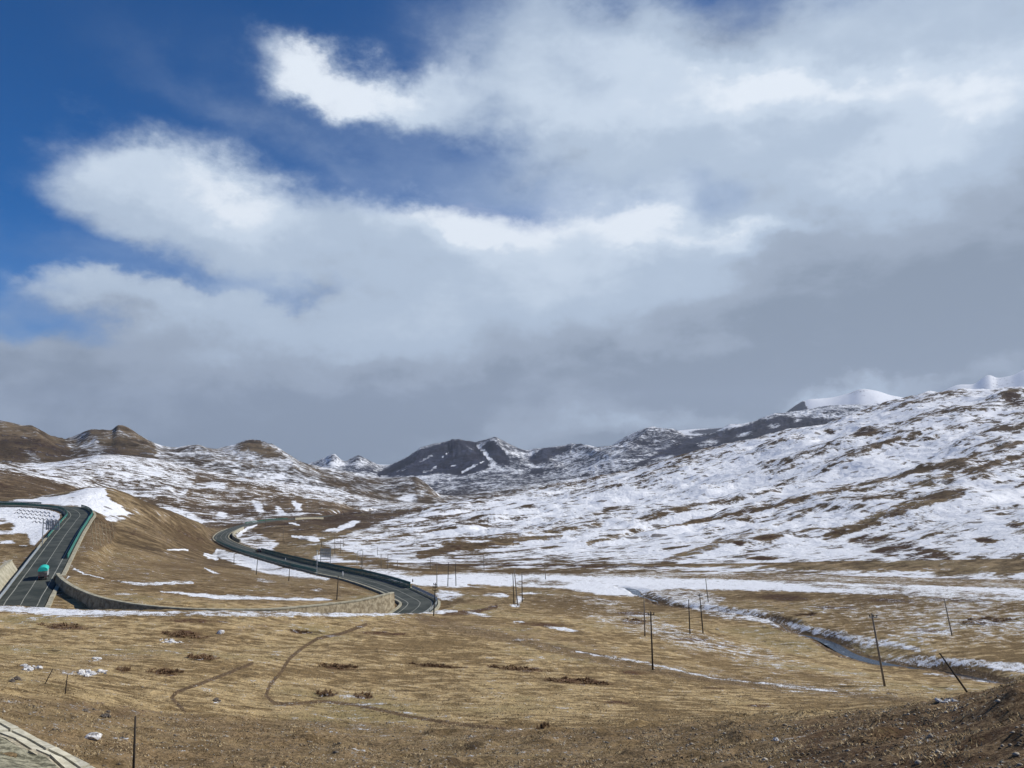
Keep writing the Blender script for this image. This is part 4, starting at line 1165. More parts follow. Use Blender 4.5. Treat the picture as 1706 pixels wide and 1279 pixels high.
for k in range(len(pts)):
    a = Vector(pts[k]); t = (Vector(pts[min(k + 1, len(pts) - 1)]) - Vector(pts[max(k - 1, 0)])).normalized(); s = Vector((t.y, -t.x, 0)).normalized()
    if s.x > 0: s = -s
    rw_ = []
    for u in (1.1, 1.5, 2.0, 2.6, 3.3, 4.2, 5.4, 7.0, 9.0):
        q_ = a + s * u; rw_.append((q_.x, q_.y, interp_grid(q_.x, q_.y) + .12 + .05 * math.sin(k * 5 + u * 9)))
    rg.append(rw_)
m_.sweep(rg, closed=False); m_.build('stone_lining', M_LIN, root, loc=L0, smooth=True)
tag(root, 'pale stepped stone channel edge cutting across the bottom left corner', 'drainage channel')


# concrete arch ribs set in the snowy bowl inside the left bend
def drape(px, py, lift=.1):
    p = hit(px, py, 150)
    return None if p is None else (p[0], p[1], p[2] + lift)
M_RIB = mat('rib_concrete', (.16, .16, .18), (.3, .3, .31), .9)
_p = hit(60, 858, 150)
root = empty('slope_lattice', tuple(_p)); L0 = Vector(tuple(_p))
for rw, (x0, x1, yb, n) in enumerate(((28, 84, 850, 8), (22, 90, 855, 9), (30, 96, 861, 9), (52, 94, 867, 6))):
    for k in range(n):
        cx_ = x0 + (x1 - x0) * (k + .5) / n + rw % 2 * 2
        cy_ = yb + .10 * (cx_ - 20)
        pts = [drape(cx_ + 2.8 * math.cos(a), cy_ - 2.4 * math.sin(a), .10) for a in np.linspace(0, math.pi, 7)]
        if all(p is not None for p in pts):
            m_ = MB(); m_.tube(pts, .12, 5); m_.build('arched_rib', M_RIB, root, loc=L0)
tag(root, 'rows of small dark arched ribs in the snowy slope inside the left bend', 'slope lattice')
m_ = MB()
for k in range(7):
    pts = [drape(152 + k * 6 + j * 1.0 - 1, 866 + j * 8.5 + k * 1.0, .08) for j in range(6 - k // 3)]
    pts = [p for p in pts if p is not None]
    if len(pts) > 2: m_.tube(pts, .07, 4)
for j in range(5):
    pts = [drape(150 + k * 6, 870 + j * 8.5 + k * 1.0, .08) for k in range(7 - j // 2)]
    pts = [p for p in pts if p is not None]
    if len(pts) > 2: m_.tube(pts, .07, 4)
tag(m_.build('slope_grid', mat('tan_rib_concrete', (.22, .18, .11), (.32, .27, .18), .9)), 'faint concrete grid on the tan cut slope right of the left bend', 'slope lattice')

# ------------------------------------------------------------------ stream
m_ = MB()
sp = st.copy(); sp[:, 2] += .12
ww_ = [1.35 * max(.06, min(1.0, .15 + .9 * math.sin(i * .13 + 1) + .4 * math.sin(i * .31))) for i in range(len(sp))]
a = [offset(sp, -w_)[i] for i, w_ in enumerate(ww_)]; b = [offset(sp, w_)[i] for i, w_ in enumerate(ww_)]
m_.sweep([[a[i], b[i]] for i in range(len(sp))], closed=False)
mw, T = make_mat('cold_stream_water')
b_ = T.n('ShaderNodeBsdfPrincipled'); oo = T.n('ShaderNodeOutputMaterial')
pos = T.n('ShaderNodeNewGeometry').outputs['Position']
f1, _ = T.noise(pos, .35, 5, .6)
ice = T.ss(f1, .60, .66)
T.set(b_.inputs['Base Color'], T.mix(ice, (.008, .022, .045), (.45, .52, .60)))
T.set(b_.inputs['Roughness'], T.mix(ice, (.08, .08, .08), (.5, .5, .5)))
b_.inputs['IOR'].default_value = 1.33
bu = T.n('ShaderNodeBump'); T.set(bu.inputs['Height'], T.noise(pos, 3, 3, .5)[0]); bu.inputs['Distance'].default_value = .03; T.set(b_.inputs['Normal'], bu.outputs[0])
T.set(oo.inputs[0], b_.outputs[0])
tag(m_.build('stream', mw), kind='structure')

# ------------------------------------------------------------------ poles
def pole(bx, by, tx, ty, label, rad=None, arm=0, m=M_POLE, name='utility_pole', cat='utility pole', group='poles standing across the valley', base=None, dmin=45):
    p = base if base is not None else hit(bx, by, dmin)
    if p is None: return None
    Yd = p[1]
    hgt = (by - ty) / F * Yd * 1.02
    lean = (tx - bx) / F * Yd
    root = empty(name, tuple(p))
    r = rad or max(.11, hgt * .0145)
    m_ = MB(); m_.tube([(-lean * .5 / hgt, 0, -.5), (lean * .5, 0, hgt * .5), (lean, 0, hgt)], [r * 1.15, r * .95, r * .7], 8)
    m_.build('shaft', m, root, smooth=True)
    if arm:
        for q in range(arm):
            z = hgt * (1 - .05 - .085 * q); x = lean * z / hgt
            w = hgt * (.055 if q == 0 else .07)
            m_ = MB(); m_.box((x, -.12 - r, z), (w * 2, .1, .12)); ca = m_.build('crossarm', M_STEEL if m is not M_WOOD else m, root)
            for sx in (-.9, 0, .9) if q == 0 else (-.9, .9):
                m_ = MB(); m_.tube([(x + w * sx, -.12 - r, z + .05), (x + w * sx, -.12 - r, z + .18), (x + w * sx, -.12 - r, z + .34)], [.04, .085, .05], 6)
                m_.build('insulator', M_WOOD, ca)
    return tag(root, label, cat, group)


POLES = [
    (1087.6, 1116, 1085.5, 1025, 'dark straight pole nearest in the middle, at the edge of the tan meadow', 1, 'w'),
    (1074.5, 1059.6, 1073.8, 995, 'pale slim pole just behind the dark middle pole', 0, 'c'),
    (1149.5, 1056, 1148.4, 1002, 'dark short pole left of a taller leaning one, near the stream bend', 0, 'w'),
    (1171.3, 1054.7, 1167, 992.8, 'tall slim pole near the stream leaning slightly left', 1, 'w'),
    (1180, 1003, 1176.5, 966, 'slim pole beyond the stream standing against the white river flat', 0, 'c'),
    (1474, 1143, 1457.6, 1029.7, 'tall pale concrete pole on the right, the largest upright one', 1, 'c'),
    (1586, 1058, 1576, 1001, 'slim leaning pole on the brown meadow beyond the stream at right', 0, 'c'),
    (1618.6, 1163, 1570.4, 1093.4, 'dark pole tilted steeply to the left beside the shaded mound', 0, 'w'),
    (722.4, 1025.6, 725, 974, 'dark pole with stacked crossarms at the near end of the valley road', 3, 'w'),
    (727.7, 977.7, 727.7, 938.6, 'slim pole on the snow directly behind the pole with stacked crossarms', 0, 'c'),
    (746, 976.5, 747, 938.6, 'first slim pole right of the road end, on the white flat', 1, 'w'),
    (759.7, 976, 758.5, 940, 'second slim pole right of the road end, on the white flat', 0, 'w'),
    (856.3, 1006.7, 854.5, 957.5, 'left pole of the close trio standing in a patch of snow', 0, 'w'),
    (862.6, 1009, 856.8, 951, 'tallest and middle pole of the close trio, leaning left', 1, 'c'),
    (870, 1003, 869.6, 956, 'right pole of the close trio, upright', 0, 'w'),
    (909, 965, 907.5, 940, 'short pole on the far rim of the white flat, right of the trio', 0, 'c'),
    (806.6, 948.7, 805.4, 926, 'short faint pole at the foot of the snowy slope, left of the trio', 0, 'c'),
    (561, 999, 563, 961, 'dark pole on the grass between the roads, nearest of that row', 0, 'w'),
    (481, 967.6, 482.7, 938.6, 'dark pole below the snowy bank, second nearest of that row', 1, 'w'),
    (427, 957, 428.7, 928.5, 'dark pole below the snowy bank in front of the dark car', 0, 'w'),
    (389.7, 940, 389.7, 922, 'short dark pole in front of the snowy bank near the far bend', 0, 'w'),
    (604, 944, 604, 918, 'thin pole right beside the curved street lamp', 0, 'c'),
    (601.6, 953.7, 601.6, 931, 'short thin pole on the snow just behind the tall green barrier', 0, 'w'),
    (635, 947, 634.5, 923.5, 'left one of two matching thin poles beyond the green barrier', 1, 'c'),
    (646, 947, 646, 923.5, 'right one of two matching thin poles beyond the green barrier', 1, 'c'),
    (567, 922, 567, 901, 'thin pole right above the gridded sign', 0, 'c'),
    (558, 923.5, 557, 893, 'tallest thin pole behind the gridded sign', 1, 'c'),
    (535.5, 911, 536.6, 886, 'thin pole up left of the gridded sign by the small snow patch', 0, 'c'),
    (572, 911, 572, 900, 'tiny far pole at the tip of the snowy slope', 0, 'c'),
    (629, 925, 629, 911, 'tiny faint pole on the snowy slope above the matching pair', 0, 'c'),
    (442, 875.6, 442, 860, 'tiny pole beside the farthest visible road', 0, 'c'),
    (471.6, 901, 471.6, 879, 'thin pole on the tan knoll inside the far bend', 0, 'c'),
    (310, 862, 310, 855, 'tiny pole on the brown ridge line right of the cone hill', 0, 'w'),
    (717, 947, 717, 930, 'thin faint pole before the dark heath strip of the slope', 0, 'c'),
    (662, 946, 662, 934, 'smallest thin pole on the snow right of the matching pair', 0, 'c'),
]
for bx, by, tx, ty, lb, arm, mm in POLES:
    pole(bx, by, tx, ty, lb, arm=arm if arm == 3 or bx in (1087.6, 1474, 1171.3) else 0, m=M_WOOD if mm == 'w' else M_POLE, dmin=80)
p = hit(222, 1296, 20)
pole(222, 1296, 221.5, 1202, 'black post rising from the bottom edge at lower left', rad=.047, m=M_WOOD, name='fence_post', cat='post', group='posts in the near meadow', base=p)
pole(108.5, 1156, 110.8, 1126, 'thin straight stake below the white stone heap at left', rad=.035, m=M_WOOD, name='fence_post', cat='post', group='posts in the near meadow', dmin=40)
pole(75, 1139, 87, 1115, 'thin stake slanting to the right near the left edge', rad=.035, m=M_WOOD, name='fence_post', cat='post', group='posts in the near meadow', dmin=40)
for bx, by, ty, lb, mm in ((571, 962, 952.5, 'small white marker post on the valley road before the green barrier', M_ROCK), (475.4, 938, 929.6, 'small pale marker post on the road midway along the near barrier', M_STEEL),
                           (665, 974, 967.5, 'short dark post just past the right end of the tall barrier', M_WOOD), (687.6, 969.5, 964.5, 'tiny dark post on the snow above the road end', M_WOOD)):
    pole(bx, by, bx, ty, lb, rad=.16, m=mm, name='marker_post', cat='post', group='small posts by the valley road', dmin=150)

# street lamp with a bent arm
p = hit(594.6, 942, 200)
root = empty('street_lamp', tuple(p)); hg = 24.5 / F * p[1]
m_ = MB(); m_.tube([(0, 0, -.3), (0, 0, hg * .86), (.3, 0, hg * .95), (1.1, 0, hg)], [.12, .09, .08, .07], 8); m_.build('shaft', M_STEEL, root, smooth=True)
m_ = MB(); m_.tube([(1.1, 0, hg), (1.6, 0, hg + .05), (2.4, 0, hg + .06)], [.07, .13, .08], 8); m_.build('lamp_head', M_STEEL, root, smooth=True)
tag(root, 'street lamp with a curved arm to the right, beyond the green barrier', 'street lamp')
# taller mast by the near barrier
p = hit(527.8, 959, 200)
root = empty('lamp_mast', tuple(p)); hg = 40 / F * p[1]
m_ = MB(); m_.tube([(0, 0, -.3), (0, 0, hg)], [.16, .11], 8); m_.build('shaft', M_STEEL, root, smooth=True)
m_ = MB(); m_.box((0, 0, hg + .12), (.5, .4, .28)); m_.build('camera_head', M_STEEL, root)
tag(root, 'grey steel mast standing at the right end of the snowy bank', 'mast')


def road_sign(bx, by, py0, py1, px0, px1, posts, label, dmin):
    p = hit(bx, by, dmin); Yd = p[1]; k = Yd / F
    root = empty('road_sign', tuple(p))
    w = (px1 - px0) * k; h = (py1 - py0) * k; z1 = (by - py0) * k; x0 = (px0 - bx) * k
    for xp in posts:
        m_ = MB(); m_.tube([((xp - bx) * k, .12, -.5), ((xp - bx) * k, .12, z1 + .5)], .13, 8); m_.build('post', M_STEEL, root)
    m_ = MB()
    for i in range(8): m_.box((x0 + w * (i + .5) / 8, 0, z1 - h / 2), (w / 8 * .62, .05, h))
    for j in range(3): m_.box((x0 + w / 2, .04, z1 - h * (.12 + .38 * j)), (w, .04, h * .07))
    pn = m_.build('sign_panel', M_SIGNB, root)
    m_ = MB(); nx = 6; nz = 5
    for i in range(nx + 1): m_.box((x0 + w * i / nx, -.06, z1 - h / 2), (.07, .07, h))
    for j in range(nz + 1): m_.box((x0 + w / 2, -.09, z1 - h * j / nz), (w, .06, .07))
    m_.build('bracing_grid', M_STEEL, pn)
    for j in (.25, .8):
        m_ = MB(); m_.box(((posts[0] - bx) * k / 2 + (x0 + w / 2) / 2, .05, z1 - h * j), (abs(x0 + w / 2 - (posts[0] - bx) * k) + .1, .1, .1)); m_.build('support_arm', M_STEEL, root)
    return tag(root, label, 'road sign', 'road signs seen from behind')


road_sign(69.8, 909, 867.7, 883, 75, 97, [69.8], 'back of a gridded road sign on one post by the left bend', 200)
road_sign(549.8, 941, 914.7, 928.5, 533.8, 550.5, [550.2, 534.2], 'back of a gridded road sign on two posts beyond the valley road', 250)

# ------------------------------------------------------------------ vehicles
def wheel(x, y, r, w, root, mt_t, mt_r):
    m_ = MB(); n = 20
    rings = [[(x + w / 2 * s, y + rr * math.cos(a), r + rr * math.sin(a)) for a in np.linspace(0, 2 * math.pi, n, endpoint=False)] for s, rr in ((-1, r * .9), (-.8, r), (.8, r), (1, r * .9))]
    m_.sweep(rings); wo_ = m_.build('wheel', mt_t, root)
    m_ = MB(); s = 1 if x > 0 else -1
    m_.tube([(x + s * w * .45, y, r), (x + s * w * .56, y, r)], r * .55, 12); m_.build('rim', mt_r, wo_)


M_TYRE = mat('tyre_rubber', (.015, .015, .016), (.025, .025, .025), .9)
M_TARP = mat('turquoise_tarpaulin', (.02, .42, .36), (.03, .55, .46), .6, 1.5)
M_CABW = mat('white_paint_and_sunlit_side', (.55, .56, .54), (.66, .67, .65), .45, 1.0)
M_CARGO = mat('grey_slatted_cargo_side', (.13, .12, .11), (.22, .20, .19), .7, 2.0)
M_GLASS = mat('dark_glass', (.01, .012, .015), (.02, .022, .025), .1, spec=.6)
M_LAMP = mat('red_tail_lamp', (.25, .01, .01), (.3, .02, .02), .4)
i = ridx(60, 966, 205)
tng = road[i - 2] - road[i + 2]
rp = offset(road, -1.25)[i]
root = empty('truck', (rp[0], rp[1], rp[2] + .045), math.atan2(tng[1], tng[0]) - math.pi / 2)
root.rotation_euler.x = math.atan2(tng[2], math.hypot(tng[0], tng[1])); root.scale = (.70, .62, .78)
m_ = MB(); m_.box((0, 1.6, .75), (.9, 8.2, .28)); m_.build('chassis', M_TYRE, root)
m_ = MB(); m_.box((0, 0, 1.15), (2.4, 5.6, .16)); m_.build('cargo_floor', M_CARGO, root)
m_ = MB()
for k_ in range(7): m_.box((-1.2 + k_ * .4, -2.78, 2.1), (.09, .07, 1.8))
for k_ in range(6): m_.box((0, -2.80, 1.3 + k_ * .34), (2.4, .06, .16))
tg = m_.build('tailgate', M_CARGO, root)
for sx in (-1, 1):
    m_ = MB(); m_.box((sx * 1.2, 0, 2.1), (.08, 5.6, 1.8))
    for k_ in range(8): m_.box((sx * 1.25, -2.7 + k_ * .77, 2.1), (.08, .1, 1.8))
    m_.build('cargo_side', M_CABW if sx > 0 else M_CARGO, root)  # right side coloured white to paint the sunlight on it, left side grey
m_ = MB(); nA_ = 10
m_.sweep([[(1.32 * math.cos(a), y, 2.95 + zz + .75 * math.sin(a)) for a in np.linspace(0, math.pi, nA_)] + [(-1.32, y, 2.55 + zz), (1.32, y, 2.55 + zz)] for y, zz in ((-2.86, 0), (-1.4, .06), (0, -.02), (1.4, .06), (2.8, 0))])
m_.build('tarpaulin', M_TARP, root, smooth=False)
m_ = MB(); m_.box((0, 4.0, 1.7), (2.3, 1.9, 2.2), taper=.93); cb_ = m_.build('cab', M_CABW, root)
m_ = MB(); m_.box((0, 4.93, 2.15), (1.95, .12, .85)); m_.build('windscreen', M_GLASS, cb_)
for sx in (-1, 1):
    m_ = MB(); m_.box((sx * 1.12, 4.15, 2.15), (.06, 1.0, .7)); m_.build('side_window', M_GLASS, cb_)
    m_ = MB(); m_.box((sx * 1.35, 4.8, 2.2), (.18, .1, .45)); m_.build('mirror', M_TYRE, cb_)
    m_ = MB(); m_.box((sx * .95, -2.86, 1.0), (.32, .06, .16)); m_.build('tail_lamp', M_LAMP, root)
    for yy in (-1.9, -.8, 4.0): wheel(sx * 1.0, yy, .5, .34, root, M_TYRE, M_STEEL)
m_ = MB(); m_.box((0, -2.7, .55), (2.2, .12, .14)); m_.build('rear_bumper', M_TYRE, root)
tag(root, 'small lorry with a turquoise tarpaulin roof driving away on the left road', 'truck')

i = ridx(422.6, 921, 398)
tng = road[i + 2] - road[i - 2]
rp = offset(road, 1.9)[i]
M_DARK = mat('black_car_paint', (.012, .013, .016), (.02, .022, .026), .3, spec=.5)
root = empty('car', (rp[0], rp[1], rp[2] + .045), math.atan2(tng[1], tng[0]) - math.pi / 2)
m_ = MB()
sec = [(-2.3, .45, .95), (-2.2, .40, 1.15), (-1.2, .35, 1.2), (1.0, .35, 1.12), (2.1, .4, .98), (2.3, .5, .8)]
m_.sweep([[(-.86, y, z0), (-.92, y, (z0 + z1) / 2), (-.84, y, z1), (.84, y, z1), (.92, y, (z0 + z1) / 2), (.86, y, z0)] for y, z0, z1 in sec])
bd_ = m_.build('body', M_DARK, root)
m_ = MB()
m_.sweep([[(-.80, -2.0, 1.12), (.80, -2.0, 1.12), (.80, 1.1, 1.1), (-.80, 1.1, 1.1)], [(-.70, -1.6, 1.66), (.70, -1.6, 1.66), (.70, .3, 1.70), (-.70, .3, 1.70)]])
m_.build('glasshouse', M_GLASS, root)
m_ = MB(); m_.box((0, -.6, 1.72), (1.36, 1.95, .06)); m_.build('roof', M_DARK, root)
for sx in (-1, 1):
    for yy in (-1.4, 1.4): wheel(sx * .82, yy, .36, .22, root, M_TYRE, M_STEEL)
    m_ = MB(); m_.box((sx * .68, -2.33, .85), (.26, .06, .14)); m_.build('tail_lamp', M_LAMP, root)
    m_ = MB(); m_.box((sx * .64, 2.28, .75), (.3, .08, .14)); m_.build('headlight', M_CABW, root)
tag(root, 'small dark car between the green barriers on the valley road', 'car')

# ------------------------------------------------------------------ stones
def rock_mesh(name, seed, mt, flat=.6):
    import bmesh
    bm = bmesh.new(); bmesh.ops.create_icosphere(bm, subdivisions=2, radius=1.0)
    rr = random.Random(seed); ph = [rr.uniform(0, 6) for _ in range(6)]
    for v in bm.verts:
        c = v.co; n = 1 + .22 * math.sin(2.3 * c.x + ph[0]) * math.cos(2.1 * c.y + ph[1]) + .16 * math.sin(4.7 * c.y + ph[2] + c.z * 3) + rr.uniform(-.09, .09)
        v.co = Vector((c.x * n * 1.15, c.y * n, c.z * n * flat))
    me = bpy.data.meshes.new(name); bm.to_mesh(me); bm.free(); me.materials.append(mt)
    return me


RM = [rock_mesh('white_stone', s, M_ROCK, .62) for s in range(4)]
RDm = [rock_mesh('dark_stone', s + 9, M_ROCKD, .7) for s in range(4)]
rr = random.Random(3)


ORD = ['leftmost', 'second', 'third', 'fourth', 'fifth', 'sixth', 'seventh', 'eighth', 'ninth', 'tenth', 'eleventh', 'rightmost']


def stones(n, cx_, cy_, rx, ry, r0, r1, what, where, group, dark=False, name='stone'):
    pts = []
    for k in range(n):
        a = rr.uniform(0, 6.28); q = math.sqrt(rr.random())
        pts.append((cx_ + rx * q * math.cos(a), cy_ + ry * q * math.sin(a)))
    pts.sort()
    for k, (x, y) in enumerate(pts):
        p = hit(x, y, 24)
        if p is None: continue
        o = bpy.data.objects.new(name, rr.choice(RDm if dark else RM)); COL.objects.link(o)
        s = rr.uniform(r0, r1)
        o.location = (p[0], p[1], p[2] + s * .22); o.scale = (s * rr.uniform(.8, 1.4), s * rr.uniform(.8, 1.2), s * rr.uniform(.7, 1.2)); o.rotation_euler = (rr.uniform(-.3, .3), rr.uniform(-.3, .3), rr.uniform(0, 6.3))
        if n == 1: lb = what + ' ' + where
        else:
            od = 'rightmost' if k == n - 1 else ORD[k] + ('' if k == 0 else ' from left')
            lb = '%s %s, %s' % (what, where, od)
        tag(o, lb, 'stone', group)


stones(9, 50, 1113, 17, 5, .10, .26, 'white stone', 'in the heap nearest the left edge', 'white stones heaped near the left edge')
stones(12, 154, 1121, 24, 6, .10, .30, 'white stone', 'in the widest heap', 'white stones in the widest heap')
stones(5, 160, 1097, 7, 4, .12, .28, 'white stone', 'in the small heap above the widest', 'white stones in the small upper heap')
stones(12, 292, 1068, 32, 4, .10, .26, 'white stone', 'strung along the faint track', 'white stones strung along the track')
stones(1, 368, 1054, 1, .5, .45, .5, 'single flat white stone', 'right of the string of stones', None, name='flat_stone')
stones(4, 545, 1160, 14, 2, .08, .15, 'small white stone', 'by the shrub above the curling path', 'white stones at the shrub by the path')
stones(3, 360, 1167, 7, 2, .12, .22, 'dark stone', 'in the heap between the two paths', 'dark stones between the paths', True)
stones(6, 160, 1190, 34, 9, .08, .20, 'dark stone', 'in the scatter above the black post', 'dark stones above the black post', True)
stones(3, 20, 1132, 10, 4, .15, .28, 'brown boulder', 'on the bank at the left edge', 'boulders on the left bank', True)
stones(1, 605, 1163, 1, 1, .10, .13, 'bright white stone', 'on the dark shrub beside the path', None)
stones(5, 1580, 1169, 16, 2, .06, .14, 'white stone', 'by the shaded mound and tilted pole', 'white stones by the shaded mound')
stones(3, 1290, 1232, 10, 3, .08, .15, 'pale stone', 'on the brown slope at bottom right', 'pale stones at bottom right')
stones(4, 862, 1010, 7, 2, .2, .35, 'white stone', 'at the foot of the pole trio', 'white stones under the trio of poles')
# split boulder with a dark hollow side
p = hit(153, 1231, 24); o = bpy.data.objects.new('boulder', RM[1]); COL.objects.link(o); o.location = (p[0] + .05, p[1], p[2] + .1); o.scale = (.34, .26, .27)
tag(o, 'pale boulder with a shaded hollow left of the black post', 'boulder')

# ------------------------------------------------------------------ shrubs: low twiggy patches
M_TWIG = mat('red_brown_twigs', (.12, .070, .038), (.28, .18, .095), .95, 4.0)
M_GRASS = mat('dry_grass_blades', (.22, .16, .08), (.52, .41, .24), .9, .6)


def twig_mesh(name, n, seed, mt):
    r_ = random.Random(seed); m_ = MB()
    for k in range(n):
        if k % 40 == 0:
            a = r_.uniform(0, 6.283); q = r_.random() ** .7; ccx, ccy = q * math.cos(a) * .95, q * math.sin(a) * .8; cr_ = r_.uniform(.06, .26); ch_ = r_.uniform(.35, 1.2)
        a = r_.uniform(0, 6.283); q = r_.random() ** .8; x, y = ccx + cr_ * q * math.cos(a), ccy + cr_ * 1.2 * q * math.sin(a)
        h = ch_ * (1 - .6 * q * q) * r_.uniform(.5, 1.1)
        b_ = r_.uniform(0, 6.283); l = r_.uniform(.02, .07); w = .010 + .012 * r_.random()
        dx, dy = math.cos(b_) * w, math.sin(b_) * w
        tx_, ty_ = x + math.cos(b_ + 1.5) * l * 2, y + math.sin(b_ + 1.5) * l * 2
        kk = len(m_.v)
        m_.v += [(x - dx, y - dy, -.1), (x + dx, y + dy, -.1), (tx_ + dx * .5, ty_ + dy * .5, h), (tx_ - dx * .5, ty_ - dy * .5, h)]
        m_.f.append((kk, kk + 1, kk + 2, kk + 3)); m_.mi.append(0)
    me = bpy.data.meshes.new(name); me.from_pydata(m_.v, [], m_.f); me.materials.append(mt); me.update()
    return me


TW = [twig_mesh('shrub_twigs', 800, s, M_TWIG) for s in range(3)]
SHRUBS = [(110, 1044, 46, 5, 'widest dark red shrub patch at upper left of the meadow'), (275, 1120, 30, 6, 'dark red shrub right of the widest white stone heap'), (205, 1116, 12, 5, 'small round shrub between the stone heap and the dark red shrub'),
          (340, 1095, 24, 5, 'low reddish shrub above the dark red one, left of the paths'), (565, 1111, 36, 4.5, 'long low shrub right of the curving path'), (605, 1160, 18, 6, 'shrub with a white stone beside the lower path'),
          (545, 1155, 16, 4, 'small dark shrub just above the curling lower path'), (500, 1053, 22, 2.5, 'thin shrub strip near the top of the curving path'), (960, 1135, 60, 5, 'broad sparse shrub patch in the middle of the meadow'),
          (870, 1115, 50, 3.5, 'faint shrub patch up left of the broad sparse one'), (905, 1212, 13, 3, 'small dark tuft at the rim of the bare foreground'), (1055, 1034, 24, 4, 'dark shrub left of the pale slim pole'),
          (310, 1058, 36, 5, 'shrub strip beside the string of white stones'), (1345, 1024, 24, 2, 'thin dark shrub on the meadow beyond the stream'), (1640, 1034, 50, 5, 'wide shrub patch right of the slim leaning pole'),
          (730, 1110, 46, 2, 'thin shrub line right of the long low shrub')]
for k_, (x, y, rx, ry, lb) in enumerate(SHRUBS):
    p = hit(x, y, 40)
    if p is None: continue
    Yd = p[1]; sx = rx / F * Yd; dl = hit(x, y + ry, 30); dh = hit(x, y - ry, 30)
    sy = max(.5, (np.hypot(*dh[:2]) - np.hypot(*dl[:2])) / 2) if dl is not None and dh is not None else 2
    o = bpy.data.objects.new('low_shrub', TW[k_ % 3]); COL.objects.link(o)
    sl = math.atan2(interp_grid(p[0] + sx * .7, p[1]) - interp_grid(p[0] - sx * .7, p[1]), 1.4 * sx)
    slx = math.atan2(interp_grid(p[0], p[1] + sy * .7) - interp_grid(p[0], p[1] - sy * .7), 1.4 * sy)
    o.location = tuple(p); o.scale = (sx * 1.1, min(sy, sx * 1.6), .34); o.rotation_euler = (slx, -sl, 0)
    tag(o, lb, 'shrub', 'low dark shrubs on the meadow')

# ------------------------------------------------------------------ loose cover: grass tufts and gravel over the near ground
rs = np.random.RandomState(5)


def scatter(n, dmn, dmx, amax=36):
    a = np.radians(rs.uniform(-amax, amax, n)); d = dmn * (dmx / dmn) ** (rs.rand(n) ** .8)
    X = d * np.sin(a); Y = d * np.cos(a)
    j = np.clip(np.searchsorted(AZ, a) - 1, 0, len(AZ) - 2); i = np.clip(np.searchsorted(RD, d) - 1, 0, len(RD) - 2)
    u = (a - AZ[j]) / (AZ[j + 1] - AZ[j]); v = (d - RD[i]) / (RD[i + 1] - RD[i])
    def smp(G_): return (G_[i, j] * (1 - u) + G_[i, j + 1] * u) * (1 - v) + (G_[i + 1, j] * (1 - u) + G_[i + 1, j + 1] * u) * v
    return X, Y, smp(H), smp(SO), smp(SN), smp(SH), d


def mesh_arrays(name, co, faces, mt):
    me = bpy.data.meshes.new(name); k = faces.shape[1]
    me.vertices.add(len(co)); me.vertices.foreach_set('co', co.astype(np.float32).ravel())
    me.loops.add(faces.size); me.loops.foreach_set('vertex_index', faces.astype(np.int32).ravel())
    me.polygons.add(len(faces)); me.polygons.foreach_set('loop_start', np.arange(0, faces.size, k, dtype=np.int32)); me.polygons.foreach_set('loop_total', np.full(len(faces), k, np.int32))
    me.update(calc_edges=True); me.materials.append(mt)
    o = bpy.data.objects.new(name, me); COL.objects.link(o)
    return o


X, Y, Z, so_, sn_, sh_, D_ = scatter(160000, 20, 120)
cl = fbm(X / 2.2, Y / 2.2, 3, .6)
keep = (cl > -.05 + rs.rand(len(X)) * .15) & (sn_ < .5)
X, Y, Z, D_, sh_ = (q[keep] for q in (X, Y, Z, D_, sh_))
n = len(X); h = rs.uniform(.03, .09, n) * (1 + 1.0 * (rs.rand(n) > .97)); ang = rs.uniform(0, 6.28, n); w = rs.uniform(.012, .03, n) * (1 + D_ / 60); ln = rs.uniform(-.12, .12, (n, 2))
v0 = np.stack([X - np.cos(ang) * w, Y - np.sin(ang) * w, Z - .02], 1); v1 = np.stack([X + np.cos(ang) * w, Y + np.sin(ang) * w, Z - .02], 1)
v2 = np.stack([X + ln[:, 0], Y + ln[:, 1], Z + h], 1)
co = np.stack([v0, v1, v2], 1).reshape(-1, 3)
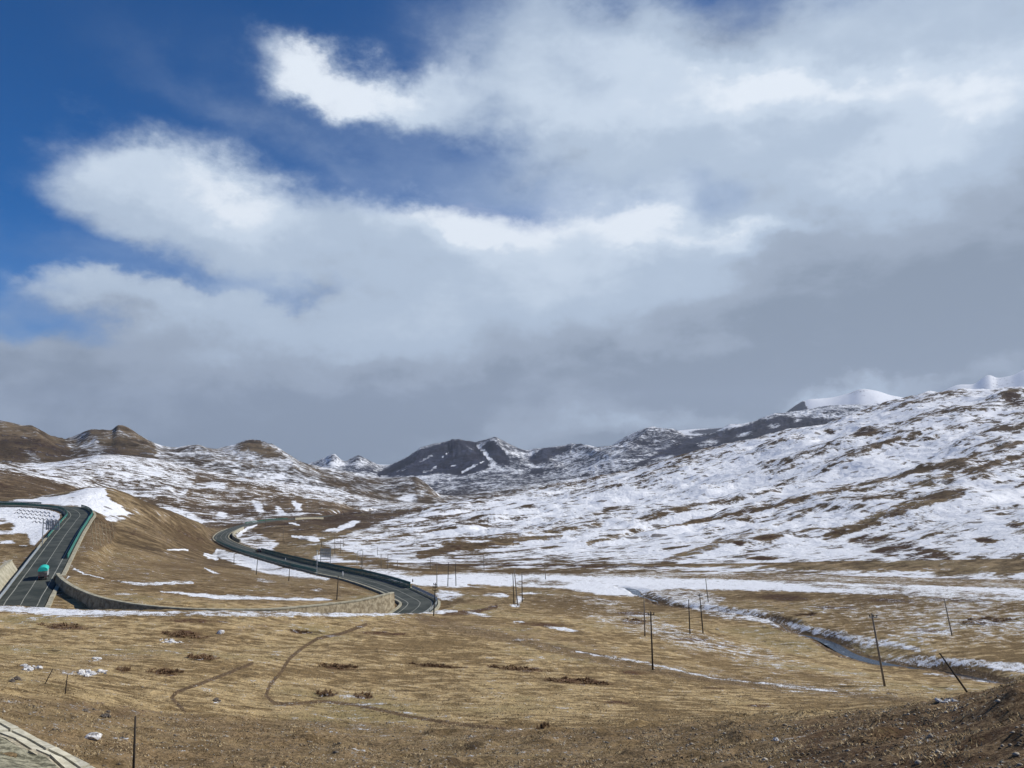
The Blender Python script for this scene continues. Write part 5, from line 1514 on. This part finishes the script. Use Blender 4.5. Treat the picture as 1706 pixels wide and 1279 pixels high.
tag(mesh_arrays('dry_grass', co, np.arange(len(co)).reshape(-1, 3), M_GRASS), 'short dry grass blades scattered over the near meadow', 'grass', kind='stuff')

X, Y, Z, so_, sn_, sh_, D_ = scatter(26000, 20, 110)
cl = fbm(X / 3.5, Y / 3.5, 4, .6)
keep = ((so_ > .4) & (cl > -.1)) | (rs.rand(len(X)) < .06)
X, Y, Z, D_ = (q[keep] for q in (X, Y, Z, D_))
n = len(X); r_ = .02 + .05 * rs.rand(n) ** 3 + .07 * (rs.rand(n) > .985)
base = np.array([(1, 0, 0), (0, 1, 0), (-1, 0, 0), (0, -1, 0), (0, 0, 1), (0, 0, -1)], float)
co = (base[None] * r_[:, None, None] * rs.uniform(.6, 1.4, (n, 6, 1))) * np.array([1.2, 1, .7]) + np.stack([X, Y, Z + r_ * .2], 1)[:, None, :]
fc = np.array([(0, 1, 4), (1, 2, 4), (2, 3, 4), (3, 0, 4), (1, 0, 5), (2, 1, 5), (3, 2, 5), (0, 3, 5)])
fc = (fc[None] + np.arange(n)[:, None, None] * 6).reshape(-1, 3)
tag(mesh_arrays('gravel', co.reshape(-1, 3), fc, mat('loose_gravel', (.10, .08, .06), (.46, .42, .35), .9, 1.2)), 'loose pale gravel lying on the bare foreground soil', 'gravel', kind='stuff')

# ------------------------------------------------------------------ air between here and the far ridges
zmin = float(H.min()) - 1.0; zmax = float(H.max()) + 30.0
m_ = MB(); m_.box((0, 0, (zmin + zmax) / 2), (32600, 32600, zmax - zmin))
hm = bpy.data.materials.new('thin_blue_haze'); hm.use_nodes = True
T = NT(hm.node_tree); vo = T.n('ShaderNodeVolumePrincipled'); oo = T.n('ShaderNodeOutputMaterial')
vo.inputs['Color'].default_value = (.74, .84, 1.0, 1)
vo.inputs['Density'].default_value = 3.2e-5
vo.inputs['Anisotropy'].default_value = 0.2
T.set(oo.inputs['Volume'], vo.outputs[0])
hz = m_.build('haze', hm)
tag(hz, 'thin blue haze in the valley air', 'haze', kind='stuff')
